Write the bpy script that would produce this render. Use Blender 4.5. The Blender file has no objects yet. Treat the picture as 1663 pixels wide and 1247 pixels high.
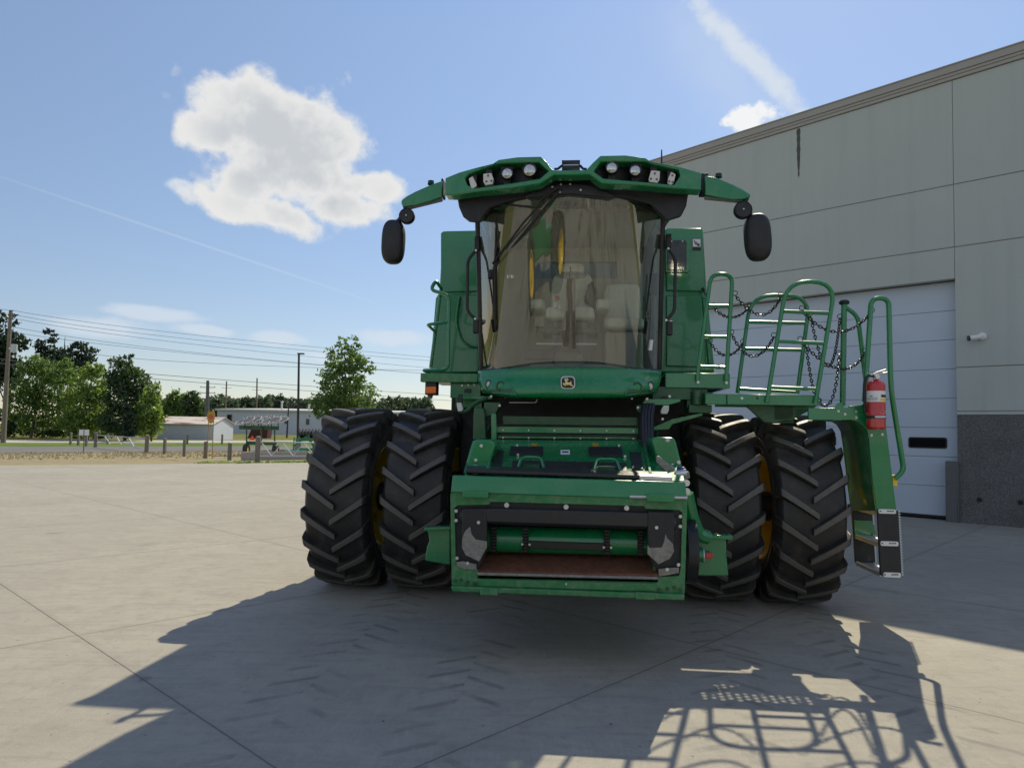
import bpy, bmesh, math, random
from mathutils import Vector, Matrix
R = math.radians
scene = bpy.context.scene
col = scene.collection

# ------------------------------------------------------------------ camera
IMW, IMH, FPX = 1663, 1247, 1153.0          # photograph size and focal length in its pixels
PITCH, ROLL, SHIFT = R(3.0), 0.019, 18.5
CAM = Vector((0, 0, 1.76))
cd = bpy.data.cameras.new('camera')
cd.sensor_width = 36; cd.lens = 36 * FPX / IMW
cd.shift_y = SHIFT / IMW
cd.clip_start = 0.05; cd.clip_end = 5000
cam = bpy.data.objects.new('camera', cd); col.objects.link(cam)
cam.matrix_world = Matrix.Translation(CAM) @ Matrix.Rotation(R(90) + PITCH, 4, 'X') @ Matrix.Rotation(ROLL, 4, 'Z')
scene.camera = cam

# ------------------------------------------------------------------ light
SUN_EL, SUN_AZ = R(42), R(22)
sdir = Vector((math.sin(SUN_AZ) * math.cos(SUN_EL), math.cos(SUN_AZ) * math.cos(SUN_EL), math.sin(SUN_EL)))
sl = bpy.data.lights.new('sun', 'SUN'); sl.energy = 4.1; sl.angle = R(0.45); sl.color = (1, .90, .68)
so = bpy.data.objects.new('sun', sl); col.objects.link(so)
so.rotation_euler = sdir.to_track_quat('Z', 'Y').to_euler()
so.location = sdir * 60
scene.view_settings.view_transform = 'Standard'
scene.view_settings.look = 'None'
scene.view_settings.exposure = 0.35
scene.view_settings.gamma = 1.0
SKY_STRENGTH = 0.10

def ray(px, py):
    x = px - IMW / 2; y = (py - IMH / 2) - SHIFT
    c, s = math.cos(ROLL), math.sin(ROLL)
    xr = c * x + s * y; yr = -s * x + c * y
    dy, dz = FPX, -yr
    return Vector((xr, dy * math.cos(PITCH) - dz * math.sin(PITCH), dy * math.sin(PITCH) + dz * math.cos(PITCH)))
def ground(px, py, z=0.0):
    d = ray(px, py); return CAM + d * ((z - CAM.z) / d.z)
def atY(px, py, Y):
    d = ray(px, py); return CAM + d * (Y / d.y)

# ------------------------------------------------------------------ node helpers
class NT:
    def __init__(s, tree): s.t = tree; s.n = tree.nodes; s.l = tree.links
    def new(s, typ, **kw):
        n = s.n.new(typ)
        for k, v in kw.items(): setattr(n, k, v)
        return n
    def put(s, sock, val):
        if hasattr(val, 'links') or isinstance(val, bpy.types.NodeSocket): s.l.new(val, sock)
        else: sock.default_value = val
    def m(s, op, a, b=0.0, c=None, clamp=False):
        n = s.new('ShaderNodeMath', operation=op, use_clamp=clamp)
        s.put(n.inputs[0], a); s.put(n.inputs[1], b)
        if c is not None: s.put(n.inputs[2], c)
        return n.outputs[0]
    def dot(s, a, v):
        n = s.new('ShaderNodeVectorMath', operation='DOT_PRODUCT'); s.put(n.inputs[0], a); s.put(n.inputs[1], v)
        return n.outputs['Value']
    def smooth(s, x, lo, hi, a=0.0, b=1.0):
        n = s.new('ShaderNodeMapRange', interpolation_type='SMOOTHSTEP')
        s.put(n.inputs['Value'], x); s.put(n.inputs['From Min'], lo); s.put(n.inputs['From Max'], hi)
        s.put(n.inputs['To Min'], a); s.put(n.inputs['To Max'], b); return n.outputs[0]
    def lin(s, x, lo, hi, a=0.0, b=1.0):
        n = s.new('ShaderNodeMapRange'); s.put(n.inputs['Value'], x)
        for k, v in (('From Min', lo), ('From Max', hi), ('To Min', a), ('To Max', b)): s.put(n.inputs[k], v)
        return n.outputs[0]
    def noise(s, vec, scale, detail=3.0, rough=.55, dim='3D', dist=0.0):
        n = s.new('ShaderNodeTexNoise', noise_dimensions=dim); s.put(n.inputs['Vector'], vec)
        n.inputs['Scale'].default_value = scale; n.inputs['Detail'].default_value = detail
        n.inputs['Roughness'].default_value = rough; n.inputs['Distortion'].default_value = dist
        return n.outputs['Fac']
    def mix(s, f, a, b, blend='MIX'):
        n = s.new('ShaderNodeMix', data_type='RGBA', blend_type=blend)
        s.put(n.inputs[0], f); s.put(n.inputs[6], c4(a)); s.put(n.inputs[7], c4(b)); return n.outputs[2]
    def map(s, vec, scale=(1, 1, 1), rot=(0, 0, 0), loc=(0, 0, 0)):
        n = s.new('ShaderNodeMapping'); s.put(n.inputs[0], vec)
        n.inputs['Scale'].default_value = scale; n.inputs['Rotation'].default_value = rot; n.inputs['Location'].default_value = loc
        return n.outputs[0]
def c4(v):
    return (*v, 1.0) if isinstance(v, tuple) and len(v) == 3 else v

# ------------------------------------------------------------------ sky
w = bpy.data.worlds.new('World'); scene.world = w; w.use_nodes = True
T = NT(w.node_tree); T.n.clear()
sky = T.new('ShaderNodeTexSky', sky_type='NISHITA', sun_disc=False)
sky.sun_elevation = SUN_EL; sky.sun_rotation = SUN_AZ; sky.air_density = 1.0; sky.dust_density = 0.06; sky.ozone_density = 1.6
tc = T.new('ShaderNodeTexCoord'); D = tc.outputs['Generated']; CLOUD_OFF = (2.5, 2.5, 9.1)
def blob(px, py, a, b, rot=0):
    """elliptic patch of sky round a direction: 1 in its middle, 0 at its rim"""
    C = ray(px, py).normalized(); Rt = C.cross(Vector((0, 0, 1))).normalized(); Up = Rt.cross(C)
    c, s = math.cos(R(rot)), math.sin(R(rot))
    A = Rt * c - Up * s; B = Rt * s + Up * c
    dc = T.dot(D, tuple(C)); inv = T.m('DIVIDE', FPX, T.m('MAXIMUM', dc, .05))
    u = T.m('MULTIPLY', T.dot(D, tuple(A)), inv); v = T.m('MULTIPLY', T.dot(D, tuple(B)), inv)
    u = T.m('DIVIDE', u, a); v = T.m('DIVIDE', v, b)
    r = T.m('SQRT', T.m('ADD', T.m('MULTIPLY', u, u), T.m('MULTIPLY', v, v)))
    return T.m('MULTIPLY', T.m('SUBTRACT', 1.0, r), T.m('GREATER_THAN', dc, .1), None), v
def union(bl):
    f = None
    for b in bl:
        e = blob(*b)[0]
        f = e if f is None else T.m('SMOOTH_MAX', f, e, .12)
    return f
DO = T.map(D, loc=CLOUD_OFF); n_big = T.noise(DO, 9.0, 3.0, .6); n_fine = T.noise(DO, 26.0, 7.0, .66)
def puffs(scale, warp):
    nz = T.new('ShaderNodeTexNoise'); T.put(nz.inputs['Vector'], D); nz.inputs['Scale'].default_value = scale * 1.3; nz.inputs['Detail'].default_value = 3
    v1 = T.new('ShaderNodeVectorMath', operation='SUBTRACT'); T.put(v1.inputs[0], nz.outputs['Color']); v1.inputs[1].default_value = (.5, .5, .5)
    v2 = T.new('ShaderNodeVectorMath', operation='SCALE'); T.put(v2.inputs[0], v1.outputs[0]); v2.inputs['Scale'].default_value = warp
    v3 = T.new('ShaderNodeVectorMath', operation='ADD'); T.put(v3.inputs[0], DO); T.put(v3.inputs[1], v2.outputs[0])
    vo = T.new('ShaderNodeTexVoronoi', feature='F1'); T.put(vo.inputs['Vector'], v3.outputs[0]); vo.inputs['Scale'].default_value = scale
    return T.m('SUBTRACT', .5, vo.outputs['Distance'])
pf1 = puffs(20, .05)
cum = union([(440, 212, 108, 74, 18), (345, 218, 50, 34, 0), (410, 158, 72, 36, 8), (530, 238, 88, 74, 30), (600, 300, 62, 34, 0), (395, 338, 80, 26, 14), (450, 350, 70, 30, 10), (560, 338, 88, 34, 5),
             (470, 270, 130, 62, 10), (390, 300, 60, 45, 0)])
nz_ = T.m('ADD', T.m('MULTIPLY', T.m('SUBTRACT', n_big, .5), .7), T.m('MULTIPLY', T.m('SUBTRACT', n_fine, .5), 1.1))
nz_ = T.m('ADD', nz_, T.m('MULTIPLY', pf1, .62))
f = T.m('ADD', T.m('MINIMUM', cum, .75), nz_)
f = T.m('ADD', f, .05)
a_cum = T.smooth(f, -.02, .46)
cc = T.m('ADD', f, T.m('MULTIPLY', T.m('SUBTRACT', n_fine, .5), .8))
core = blob(485, 262, 150, 115, 25)[0]
grey = T.m('MULTIPLY', T.smooth(T.m('ADD', core, T.m('MULTIPLY', T.m('SUBTRACT', n_big, .5), 1.2)), -.15, .65, .04, .62), T.smooth(f, .25, .95))
small = union([(1222, 192, 50, 19, -6), (1190, 198, 26, 10, 0)])
fs = T.m('ADD', T.m('MINIMUM', small, .5), T.m('ADD', T.m('MULTIPLY', T.m('SUBTRACT', n_fine, .5), 3.0)
, T.m('MULTIPLY', pf1, .5)))
a_small = T.smooth(fs, .08, .65)
wisp = union([(250, 508, 80, 14, 2), (335, 537, 55, 11, 2), (450, 550, 50, 16, 0), (640, 548, 75, 18, 0), (165, 532, 80, 17, 0), (545, 580, 70, 10, 0), (293, 302, 22, 12, 0)])
fw = T.m('ADD', wisp, T.m('MULTIPLY', T.m('SUBTRACT', T.noise(T.map(D, (1, 1, 2.5)), 14, 4, .6), .5), 1.5))
a_w = T.smooth(fw, -.05, .6, 0, .62)
trail = blob(1215, 92, 190, 19, 48)[0]
ft = T.m('ADD', trail, T.m('MULTIPLY', T.m('SUBTRACT', T.noise(D, 38, 4, .7), .5), 1.6))
a_t = T.smooth(ft, -.1, .8, 0, .85)
halo = blob(1180, 120, 240, 85, 48)[0]
a_h = T.smooth(T.m('ADD', halo, T.m('SUBTRACT', T.noise(D, 11, 3, .6), .5)), .0, 1.1, 0, .25)
thin = blob(345, 403, 420, 2.6, 13.4)[0]
a_th = T.smooth(thin, 0, .8, 0, .2)
sep = T.new('ShaderNodeSeparateXYZ'); T.l.new(D, sep.inputs[0])
low = T.lin(sep.outputs[2], .0, .55)          # sky colour graded by height: duller low down than the clear-air model
hi = T.lin(sep.outputs[2], .5, .95)
skyc = T.mix(1.0, sky.outputs[0], T.mix(hi, T.mix(low, (.66, .62, .66), (1.30, 1.18, 1.10)), (.85, 1.05, 1.35)), 'MULTIPLY')
CL = 1.0 / SKY_STRENGTH
white = tuple(v * CL for v in (.64, .64, .63)); greyc = tuple(v * CL for v in (.34, .38, .43)); brt = tuple(v * CL for v in (.70, .71, .72)); wc = tuple(v * CL for v in (.55, .60, .66))
x = T.mix(a_h, skyc, wc); x = T.mix(a_t, x, wc); x = T.mix(a_th, x, wc); x = T.mix(a_w, x, wc)
x = T.mix(a_cum, x, T.mix(grey, white, greyc)); x = T.mix(a_small, x, brt)
bg = T.new('ShaderNodeBackground'); T.put(bg.inputs[0], x); bg.inputs[1].default_value = SKY_STRENGTH
ow = T.new('ShaderNodeOutputWorld'); T.l.new(bg.outputs[0], ow.inputs[0])

# ------------------------------------------------------------------ materials
def mat(name):
    m = bpy.data.materials.new(name); m.use_nodes = True
    N = NT(m.node_tree); b = N.n['Principled BSDF']
    N.b = b; N.P = N.new('ShaderNodeTexCoord').outputs['Object']; N.G = N.new('ShaderNodeNewGeometry')
    return m, N
def simple(name, colr, rough=.5, metal=0, var=.12, scale=6, bump=0, bscale=60, coat=0, spec=.5, dust=0, dustc=(.3, .27, .22), rvar=.1):
    m, N = mat(name); b = N.b
    n = N.noise(N.P, scale, 5)
    dk = tuple(c * (1 - var) for c in colr); lt = tuple(min(1, c * (1 + var)) for c in colr)
    cc = N.mix(n, dk, lt)
    if dust:
        up = N.new('ShaderNodeSeparateXYZ'); N.l.new(N.G.outputs['Normal'], up.inputs[0])
        d = N.smooth(N.noise(N.P, scale * 1.7 + 1, 6, .65), .42, .75, 0, dust)
        cc = N.mix(d, cc, dustc)
        rr = N.m('ADD', rough, N.m('MULTIPLY', d, .5))
    else:
        rr = N.lin(N.noise(N.P, scale * 2.3, 4), .3, .7, max(.02, rough - rvar), min(1, rough + rvar))
    N.put(b.inputs['Base Color'], cc); N.put(b.inputs['Roughness'], rr); b.inputs['Metallic'].default_value = metal
    b.inputs['Coat Weight'].default_value = coat; b.inputs['Coat Roughness'].default_value = .06
    b.inputs['Specular IOR Level'].default_value = spec
    if bump:
        bp = N.new('ShaderNodeBump'); bp.inputs['Strength'].default_value = bump; bp.inputs['Distance'].default_value = .01
        N.put(bp.inputs['Height'], N.noise(N.P, bscale, 4)); N.l.new(bp.outputs[0], b.inputs['Normal'])
    return m
M = {}
M['green'] = simple('green_paint', (.006, .195, .062), .27, coat=.6, var=.12, dust=.05, scale=4.5, bump=.03, bscale=9)
M['green_dusty'] = simple('dusty_green_paint', (.016, .175, .05), .42, coat=.25, var=.22, dust=.42, scale=11)
M['dark_green'] = simple('dark_and_shaded_green', (.010, .085, .026), .45, coat=.2, var=.15, dust=.15, scale=5)  # darker copy of the green; on ladder parts it paints in shade
M['yellow'] = simple('yellow_paint', (.78, .56, .02), .42, coat=.3, var=.08, dust=.12, scale=5)
M['black'] = simple('black_plastic', (.014, .014, .016), .5, var=.2, bump=.06, bscale=220)
M['rubber_black'] = simple('satin_black', (.018, .018, .021), .36, var=.2, scale=4)
M['tyre'] = simple('tyre_rubber', (.026, .025, .024), .50, var=.25, dust=.42, dustc=(.115, .10, .082), scale=3.2, bump=.15, bscale=45, spec=.4)
def rust_mat():
    m, N = mat('rusty_steel'); b = N.b; P = N.P
    st = N.noise(N.map(P, (26, 2.2, 2.2)), 1.0, 6, .7); n = N.noise(P, 9, 6, .7)
    c = N.mix(N.smooth(n, .35, .68), (.055, .03, .02), (.15, .062, .034))
    c = N.mix(N.smooth(st, .48, .72, 0, .6), c, (.035, .024, .02))
    c = N.mix(N.smooth(N.noise(N.map(P, (60, 3, 3)), 1.0, 5, .7), .56, .7, 0, .45), c, (.34, .29, .25))       # scrape marks along the feed
    N.put(b.inputs['Base Color'], c); N.put(b.inputs['Roughness'], N.lin(st, .3, .7, .45, .85)); M['rust'] = m
rust_mat()
def tyre_mat():
    m, N = mat('tyre_rubber'); b = N.b; P = N.P
    s = N.new('ShaderNodeSeparateXYZ'); N.l.new(P, s.inputs[0])
    r = N.m('SQRT', N.m('ADD', N.m('MULTIPLY', s.outputs[1], s.outputs[1]), N.m('MULTIPLY', s.outputs[2], s.outputs[2])))
    top = N.smooth(r, .985, 1.006)                       # bar faces are scuffed grey by the road, the grooves stay black
    n1 = N.noise(P, 5, 6, .65); n2 = N.noise(P, 28, 5, .7)
    c = N.mix(n2, (.016, .0155, .0155), (.030, .029, .028))
    c = N.mix(N.smooth(n1, .42, .72, 0, .65), c, (.085, .074, .06))
    c = N.mix(N.m('MULTIPLY', top, N.lin(n2, .25, .75, .55, 1)), c, (.125, .115, .10))
    N.put(b.inputs['Base Color'], c); N.put(b.inputs['Roughness'], N.lin(n1, .3, .7, .45, .68)); b.inputs['Specular IOR Level'].default_value = .45
    bp = N.new('ShaderNodeBump'); bp.inputs['Strength'].default_value = .2; bp.inputs['Distance'].default_value = .006
    N.put(bp.inputs['Height'], N.noise(P, 40, 5)); N.l.new(bp.outputs[0], b.inputs['Normal'])
    M['tyre'] = m
tyre_mat()
M['steel'] = simple('bright_steel', (.60, .60, .58), .38, metal=.85, var=.15, scale=20)
M['worn'] = simple('worn_steel', (.25, .24, .22), .5, metal=.3, var=.45, scale=26, dust=.6, dustc=(.16, .13, .1))
M['rust'] = simple('rusty_steel', (.17, .066, .035), .75, metal=.1, var=.55, scale=16, dust=.5, dustc=(.05, .03, .022), bump=.2)
M['chain'] = simple('chain_steel', (.022, .02, .02), .4, metal=.3, var=.4, scale=50)
M['white_lamp'] = simple('white_lamp_housing', (.62, .61, .57), .35, var=.05)
M['orange'] = simple('amber_lens', (.9, .16, .008), .18, var=.15, scale=40, coat=.8)
M['red'] = simple('red_paint', (.50, .012, .012), .28, coat=.7, var=.06)
M['white'] = simple('white_paint', (.74, .74, .72), .5, var=.04)
M['seat'] = simple('tan_fabric', (.72, .69, .62), .85, var=.12, scale=25, bump=.15, bscale=150)
M['trim'] = simple('grey_trim', (.33, .315, .28), .7, var=.12, scale=9)
M['headliner'] = simple('beige_headliner', (.40, .37, .30), .85, var=.06, scale=9)
M['wood_post'] = simple('weathered_timber', (.19, .165, .135), .85, var=.3, scale=9, bump=.3, bscale=25)
M['galv'] = simple('galvanised_pipe', (.50, .51, .52), .4, metal=.5, var=.1, scale=6)
M['pole_dark'] = simple('dark_bronze_pole', (.022, .022, .025), .45)
M['pole_wood'] = simple('weathered_pole_wood', (.20, .165, .13), .9, var=.25, scale=3)
M['wire'] = simple('dark_wire', (.03, .03, .033), .6)
M['concrete_block'] = simple('grey_timber_beam', (.34, .31, .28), .85, var=.25, scale=4, bump=.3, bscale=30)
M['bark'] = simple('bark', (.085, .066, .05), .95, var=.3, scale=6)
M['navy'] = simple('navy_blue', (.02, .05, .16), .5)
M['galv_dark'] = simple('grey_sheet', (.12, .12, .125), .6, var=.2)
M['signyellow'] = simple('sign_yellow', (.42, .25, .03), .5, var=.1)

def lens_mat(name, c, rough=.08):
    m, N = mat(name); b = N.b
    v = N.new('ShaderNodeTexVoronoi'); N.put(v.inputs['Vector'], N.P); v.inputs['Scale'].default_value = 60
    N.put(b.inputs['Base Color'], N.mix(v.outputs['Distance'], tuple(k * .5 for k in c), c)); b.inputs['Metallic'].default_value = .85; b.inputs['Roughness'].default_value = rough
    b.inputs['Coat Weight'].default_value = 1
    return m
M['lens'] = lens_mat('lamp_reflector', (.62, .64, .66))

def glass(name, tint, refl=1.0, dirt=0.0):
    m, N = mat(name); N.n.remove(N.b)
    tr = N.new('ShaderNodeBsdfTransparent'); tr.inputs[0].default_value = c4(tint)
    gl = N.new('ShaderNodeBsdfGlossy'); gl.inputs['Roughness'].default_value = .012
    fr = N.new('ShaderNodeFresnel'); fr.inputs[0].default_value = 1.52
    mx = N.new('ShaderNodeMixShader')
    N.put(mx.inputs[0], N.m('MINIMUM', N.m('MULTIPLY', fr.outputs[0], refl), 1.0)); N.l.new(tr.outputs[0], mx.inputs[1]); N.l.new(gl.outputs[0], mx.inputs[2])
    out = mx.outputs[0]
    if dirt:
        df = N.new('ShaderNodeBsdfDiffuse'); df.inputs[0].default_value = (.34, .31, .25, 1)
        m2 = N.new('ShaderNodeMixShader')
        N.put(m2.inputs[0], N.smooth(N.noise(N.P, 3.2, 8, .65), .3, .8, dirt * .35, dirt)); N.l.new(out, m2.inputs[1]); N.l.new(df.outputs[0], m2.inputs[2]); out = m2.outputs[0]
    N.l.new(out, N.n['Material Output'].inputs[0])
    return m
M['glass'] = glass('windshield_glass', (.93, .97, .93), 4.2, .04)
M['side_glass'] = glass('side_glass', (.70, .88, .78), 1.6, .03)

def leaf_mat(name, c1, c2, trans=.45):
    m, N = mat(name); N.n.remove(N.b)
    rnd = N.G.outputs['Random Per Island']
    cc = N.mix(rnd, c1, c2)
    cc = N.mix(N.smooth(N.noise(N.P, .55, 3), .35, .65), cc, tuple(k * .7 for k in c1))
    df = N.new('ShaderNodeBsdfDiffuse'); N.put(df.inputs[0], cc)
    tl = N.new('ShaderNodeBsdfTranslucent'); N.put(tl.inputs[0], N.mix(.5, cc, tuple(min(1, k * 1.8) for k in c2)))
    mx = N.new('ShaderNodeMixShader'); mx.inputs[0].default_value = trans
    N.l.new(df.outputs[0], mx.inputs[1]); N.l.new(tl.outputs[0], mx.inputs[2])
    gl = N.new('ShaderNodeBsdfGlossy'); gl.inputs['Roughness'].default_value = .45; gl.inputs[0].default_value = (.9, 1, .8, 1)
    m2 = N.new('ShaderNodeMixShader'); m2.inputs[0].default_value = .045
    N.l.new(mx.outputs[0], m2.inputs[1]); N.l.new(gl.outputs[0], m2.inputs[2])
    N.l.new(m2.outputs[0], N.n['Material Output'].inputs[0]); return m
M['leaf_mid'] = leaf_mat('leaf_mid', (.06, .125, .026), (.135, .21, .04), .55)
M['leaf_bright'] = leaf_mat('leaf_bright', (.095, .17, .026), (.20, .28, .045), .55)
M['leaf_dark'] = leaf_mat('leaf_dark', (.03, .066, .02), (.07, .11, .032), .42)
M['needle'] = leaf_mat('needle_dark', (.014, .036, .02), (.032, .06, .026), .2)
M['leaf_far_hazed'] = leaf_mat('leaf_far_hazed', (.075, .115, .065), (.12, .16, .085), .35)  # leaf colour paled to paint in the haze of distance

def ground_mats():
    # sawn concrete apron
    m, N = mat('apron_concrete'); b = N.b; P = N.P
    u = N.dot(P, (.730, -.683, 0)); v = N.dot(P, (.683, .730, 0))
    base = N.mix(N.noise(P, .35, 5, .6), (.255, .233, .19), (.44, .408, .338))
    base = N.mix(N.smooth(N.noise(P, 2.3, 8, .72), .42, .70, 0, .7), base, (.28, .255, .22))
    sw = N.noise(N.map(P, (1.3, 9, 1), (0, 0, R(-20))), 1.4, 4, .6)      # broom and drag marks
    base = N.mix(N.smooth(sw, .45, .75, 0, .5), base, (.24, .225, .20))
    base = N.mix(N.smooth(N.noise(P, 110, 3, .7), .50, .75, 0, .6), base, (.20, .185, .165))
    base = N.mix(N.smooth(N.noise(P, 70, 2, .6), .60, .8, 0, .45), base, (.58, .54, .47))
    vo = N.new('ShaderNodeTexVoronoi'); N.put(vo.inputs['Vector'], P); vo.inputs['Scale'].default_value = 2.1
    base = N.mix(N.m('LESS_THAN', vo.outputs['Distance'], .021), base, (.07, .06, .055))          # pebbles and specks
    st = N.smooth(N.noise(P, .8, 3), .66, .74, 0, .3); base = N.mix(st, base, (.17, .16, .15))
    base = N.mix(N.smooth(N.noise(P, 1.7, 2), .73, .76, 0, .55), base, (.12, .112, .105))      # oil drips
    base = N.mix(N.smooth(N.noise(P, 7.5, 7, .72), .47, .74, 0, .55), base, (.225, .208, .178))
    v3 = N.new('ShaderNodeTexVoronoi'); N.put(v3.inputs['Vector'], P); v3.inputs['Scale'].default_value = 6.5
    base = N.mix(N.m('MULTIPLY', N.m('LESS_THAN', v3.outputs['Distance'], .05), .7), base, (.09, .082, .07))
    fine = N.noise(N.map(P, (22, 2.2, 1), (0, 0, R(43))), 2.0, 5, .7)
    base = N.mix(N.smooth(fine, .5, .8, 0, .35), base, (.47, .44, .37))
    sy = N.new('ShaderNodeSeparateXYZ'); N.l.new(P, sy.inputs[0])                                # mud trailed across the yard behind the camera
    mud = N.m('MULTIPLY', N.smooth(N.noise(N.map(P, (1.3, .16, 1), (0, 0, R(30))), .7, 8, .72), .47, .62, 0, .85), N.smooth(sy.outputs[1], -2.5, .0, 1, 0))
    base = N.mix(mud, base, (.115, .088, .058))
    # tread prints of the duals: herring-bone bars along four rolling tracks
    for (x0, y0, ang, wd_) in ((-1.35, 5.0, 5.2, .62), (-.3, 5.0, 5.2, .62), (1.35, 4.2, 14, .6), (2.75, 5.0, 5.2, .62)):
        ca, sa = math.cos(R(ang)), math.sin(R(ang))
        a = N.m('SUBTRACT', N.dot(P, (ca, -sa, 0)), x0 * ca - y0 * sa); l = N.dot(P, (sa, ca, 0))
        aa = N.m('ABSOLUTE', a)
        ph = N.m('FRACT', N.m('DIVIDE', N.m('ADD', N.m('ADD', l, N.m('MULTIPLY', aa, .7)), N.m('MULTIPLY', N.m('GREATER_THAN', a, 0.0), .15)), .31))
        bar = N.m('MULTIPLY', N.smooth(ph, .0, .09), N.smooth(ph, .22, .32, 1, 0))
        inside = N.smooth(aa, wd_ / 2 - .06, wd_ / 2, 1, 0)
        k = N.m('MULTIPLY', N.m('MULTIPLY', bar, inside), N.smooth(N.noise(P, 1.3, 5, .65), .38, .62, 0, .55))
        base = N.mix(k, base, (.13, .12, .115))
    jt = None
    wob = N.m('MULTIPLY', N.m('SUBTRACT', N.noise(P, 9, 4), .5), .012)
    for (val, off, sp) in ((u, -2.95, 3.8), (v, 1.95, 3.6)):
        q = N.m('DIVIDE', N.m('SUBTRACT', N.m('ADD', val, wob), off), sp)
        dd = N.m('MULTIPLY', N.m('ABSOLUTE', N.m('SUBTRACT', N.m('FRACT', N.m('ADD', q, .5)), .5)), sp)
        jt = dd if jt is None else N.m('MINIMUM', jt, dd)
    j = N.smooth(jt, .003, .010, 1, 0)
    soft = N.smooth(jt, .01, .09, .20, 0)
    base = N.mix(N.m('MULTIPLY', soft, N.noise(P, 3, 4)), base, (.15, .135, .115))
    base = N.mix(N.m('MULTIPLY', j, .55), base, (.055, .05, .045))
    N.put(b.inputs['Base Color'], base); b.inputs['Roughness'].default_value = .85; b.inputs['Specular IOR Level'].default_value = .3
    bp = N.new('ShaderNodeBump'); bp.inputs['Strength'].default_value = .35; bp.inputs['Distance'].default_value = .006
    h = N.m('SUBTRACT', N.m('ADD', N.noise(P, 60, 4, .7), N.m('MULTIPLY', N.noise(P, 4, 4), 1.5)), N.m('MULTIPLY', j, 2))
    N.put(bp.inputs['Height'], h); N.l.new(bp.outputs[0], b.inputs['Normal']); M['apron'] = m
    def turf(name, cols, sc):
        m, N = mat(name); P = N.P
        c = N.mix(N.smooth(N.noise(P, sc, 6, .65), .35, .65), cols[0], cols[1])
        c = N.mix(N.smooth(N.noise(P, sc * 9, 5, .7), .45, .7), c, cols[2])
        N.put(N.b.inputs['Base Color'], c); N.b.inputs['Roughness'].default_value = 1; N.b.inputs['Specular IOR Level'].default_value = .1
        M[name] = m
    turf('field_grass', ((.12, .13, .03), (.20, .18, .05), (.09, .11, .025)), .06)
    turf('green_grass', ((.09, .15, .025), (.15, .19, .04), (.06, .11, .02)), .15)
    turf('dry_grass', ((.27, .235, .165), (.32, .26, .14), (.20, .17, .11)), .3)
    turf('asphalt', ((.16, .155, .15), (.19, .185, .18), (.14, .135, .13)), .2)
    turf('pale_road', ((.40, .38, .35), (.46, .44, .40), (.36, .34, .31)), .1)
ground_mats()

def wall_mats():
    m, N = mat('precast_wall'); P = N.P
    c = N.mix(N.noise(P, .5, 5, .6), (.43, .455, .425), (.50, .525, .49))
    st = N.noise(N.map(P, (3.2, 3.2, .12)), 1.0, 6, .65)
    c = N.mix(N.smooth(st, .45, .75, 0, .18), c, (.30, .315, .285))
    c = N.mix(N.smooth(N.noise(P, 45, 4), .5, .8, 0, .25), c, (.30, .29, .24))
    N.put(N.b.inputs['Base Color'], c); N.b.inputs['Roughness'].default_value = .9
    bp = N.new('ShaderNodeBump'); bp.inputs['Strength'].default_value = .2; bp.inputs['Distance'].default_value = .01
    N.put(bp.inputs['Height'], N.noise(P, 30, 5)); N.l.new(bp.outputs[0], N.b.inputs['Normal']); M['precast'] = m
    m, N = mat('exposed_aggregate'); P = N.P
    vo = N.new('ShaderNodeTexVoronoi'); N.put(vo.inputs['Vector'], P); vo.inputs['Scale'].default_value = 80
    s = N.new('ShaderNodeSeparateColor'); N.l.new(vo.outputs['Color'], s.inputs[0])
    c = N.mix(N.smooth(s.outputs[0], .2, .95), (.095, .093, .092), (.20, .197, .193))
    c = N.mix(N.smooth(N.noise(P, 1.5, 5), .4, .8, 0, .4), c, (.07, .065, .06))
    N.put(N.b.inputs['Base Color'], c); N.b.inputs['Roughness'].default_value = .8
    bp = N.new('ShaderNodeBump'); bp.inputs['Strength'].default_value = .6; bp.inputs['Distance'].default_value = .01
    N.put(bp.inputs['Height'], vo.outputs['Distance']); N.l.new(bp.outputs[0], N.b.inputs['Normal']); M['aggregate'] = m
    M['coping'] = simple('coping_metal', (.37, .345, .305), .5, var=.08, scale=1)
    M['door_panel'] = simple('white_door_steel', (.50, .565, .65), .45, var=.04, scale=1.2, bump=.04, bscale=30)
    M['joint'] = simple('joint_sealant', (.25, .215, .165), .9)
    M['dark_glass'] = simple('dark_glass', (.008, .009, .010), .08, spec=.6)
    M['stain'] = simple('water_stain', (.10, .095, .085), .9, var=.3)
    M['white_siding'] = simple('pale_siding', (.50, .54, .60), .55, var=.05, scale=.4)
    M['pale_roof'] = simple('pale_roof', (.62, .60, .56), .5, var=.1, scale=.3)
    m, N = mat('rusted_roof'); P = N.P
    c = N.mix(N.smooth(N.noise(N.map(P, (.35, 1, 1)), .8, 5), .5, .62), (.62, .55, .46), (.30, .10, .05))
    N.put(N.b.inputs['Base Color'], c); N.b.inputs['Roughness'].default_value = .6; M['rust_roof'] = m
wall_mats()
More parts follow.
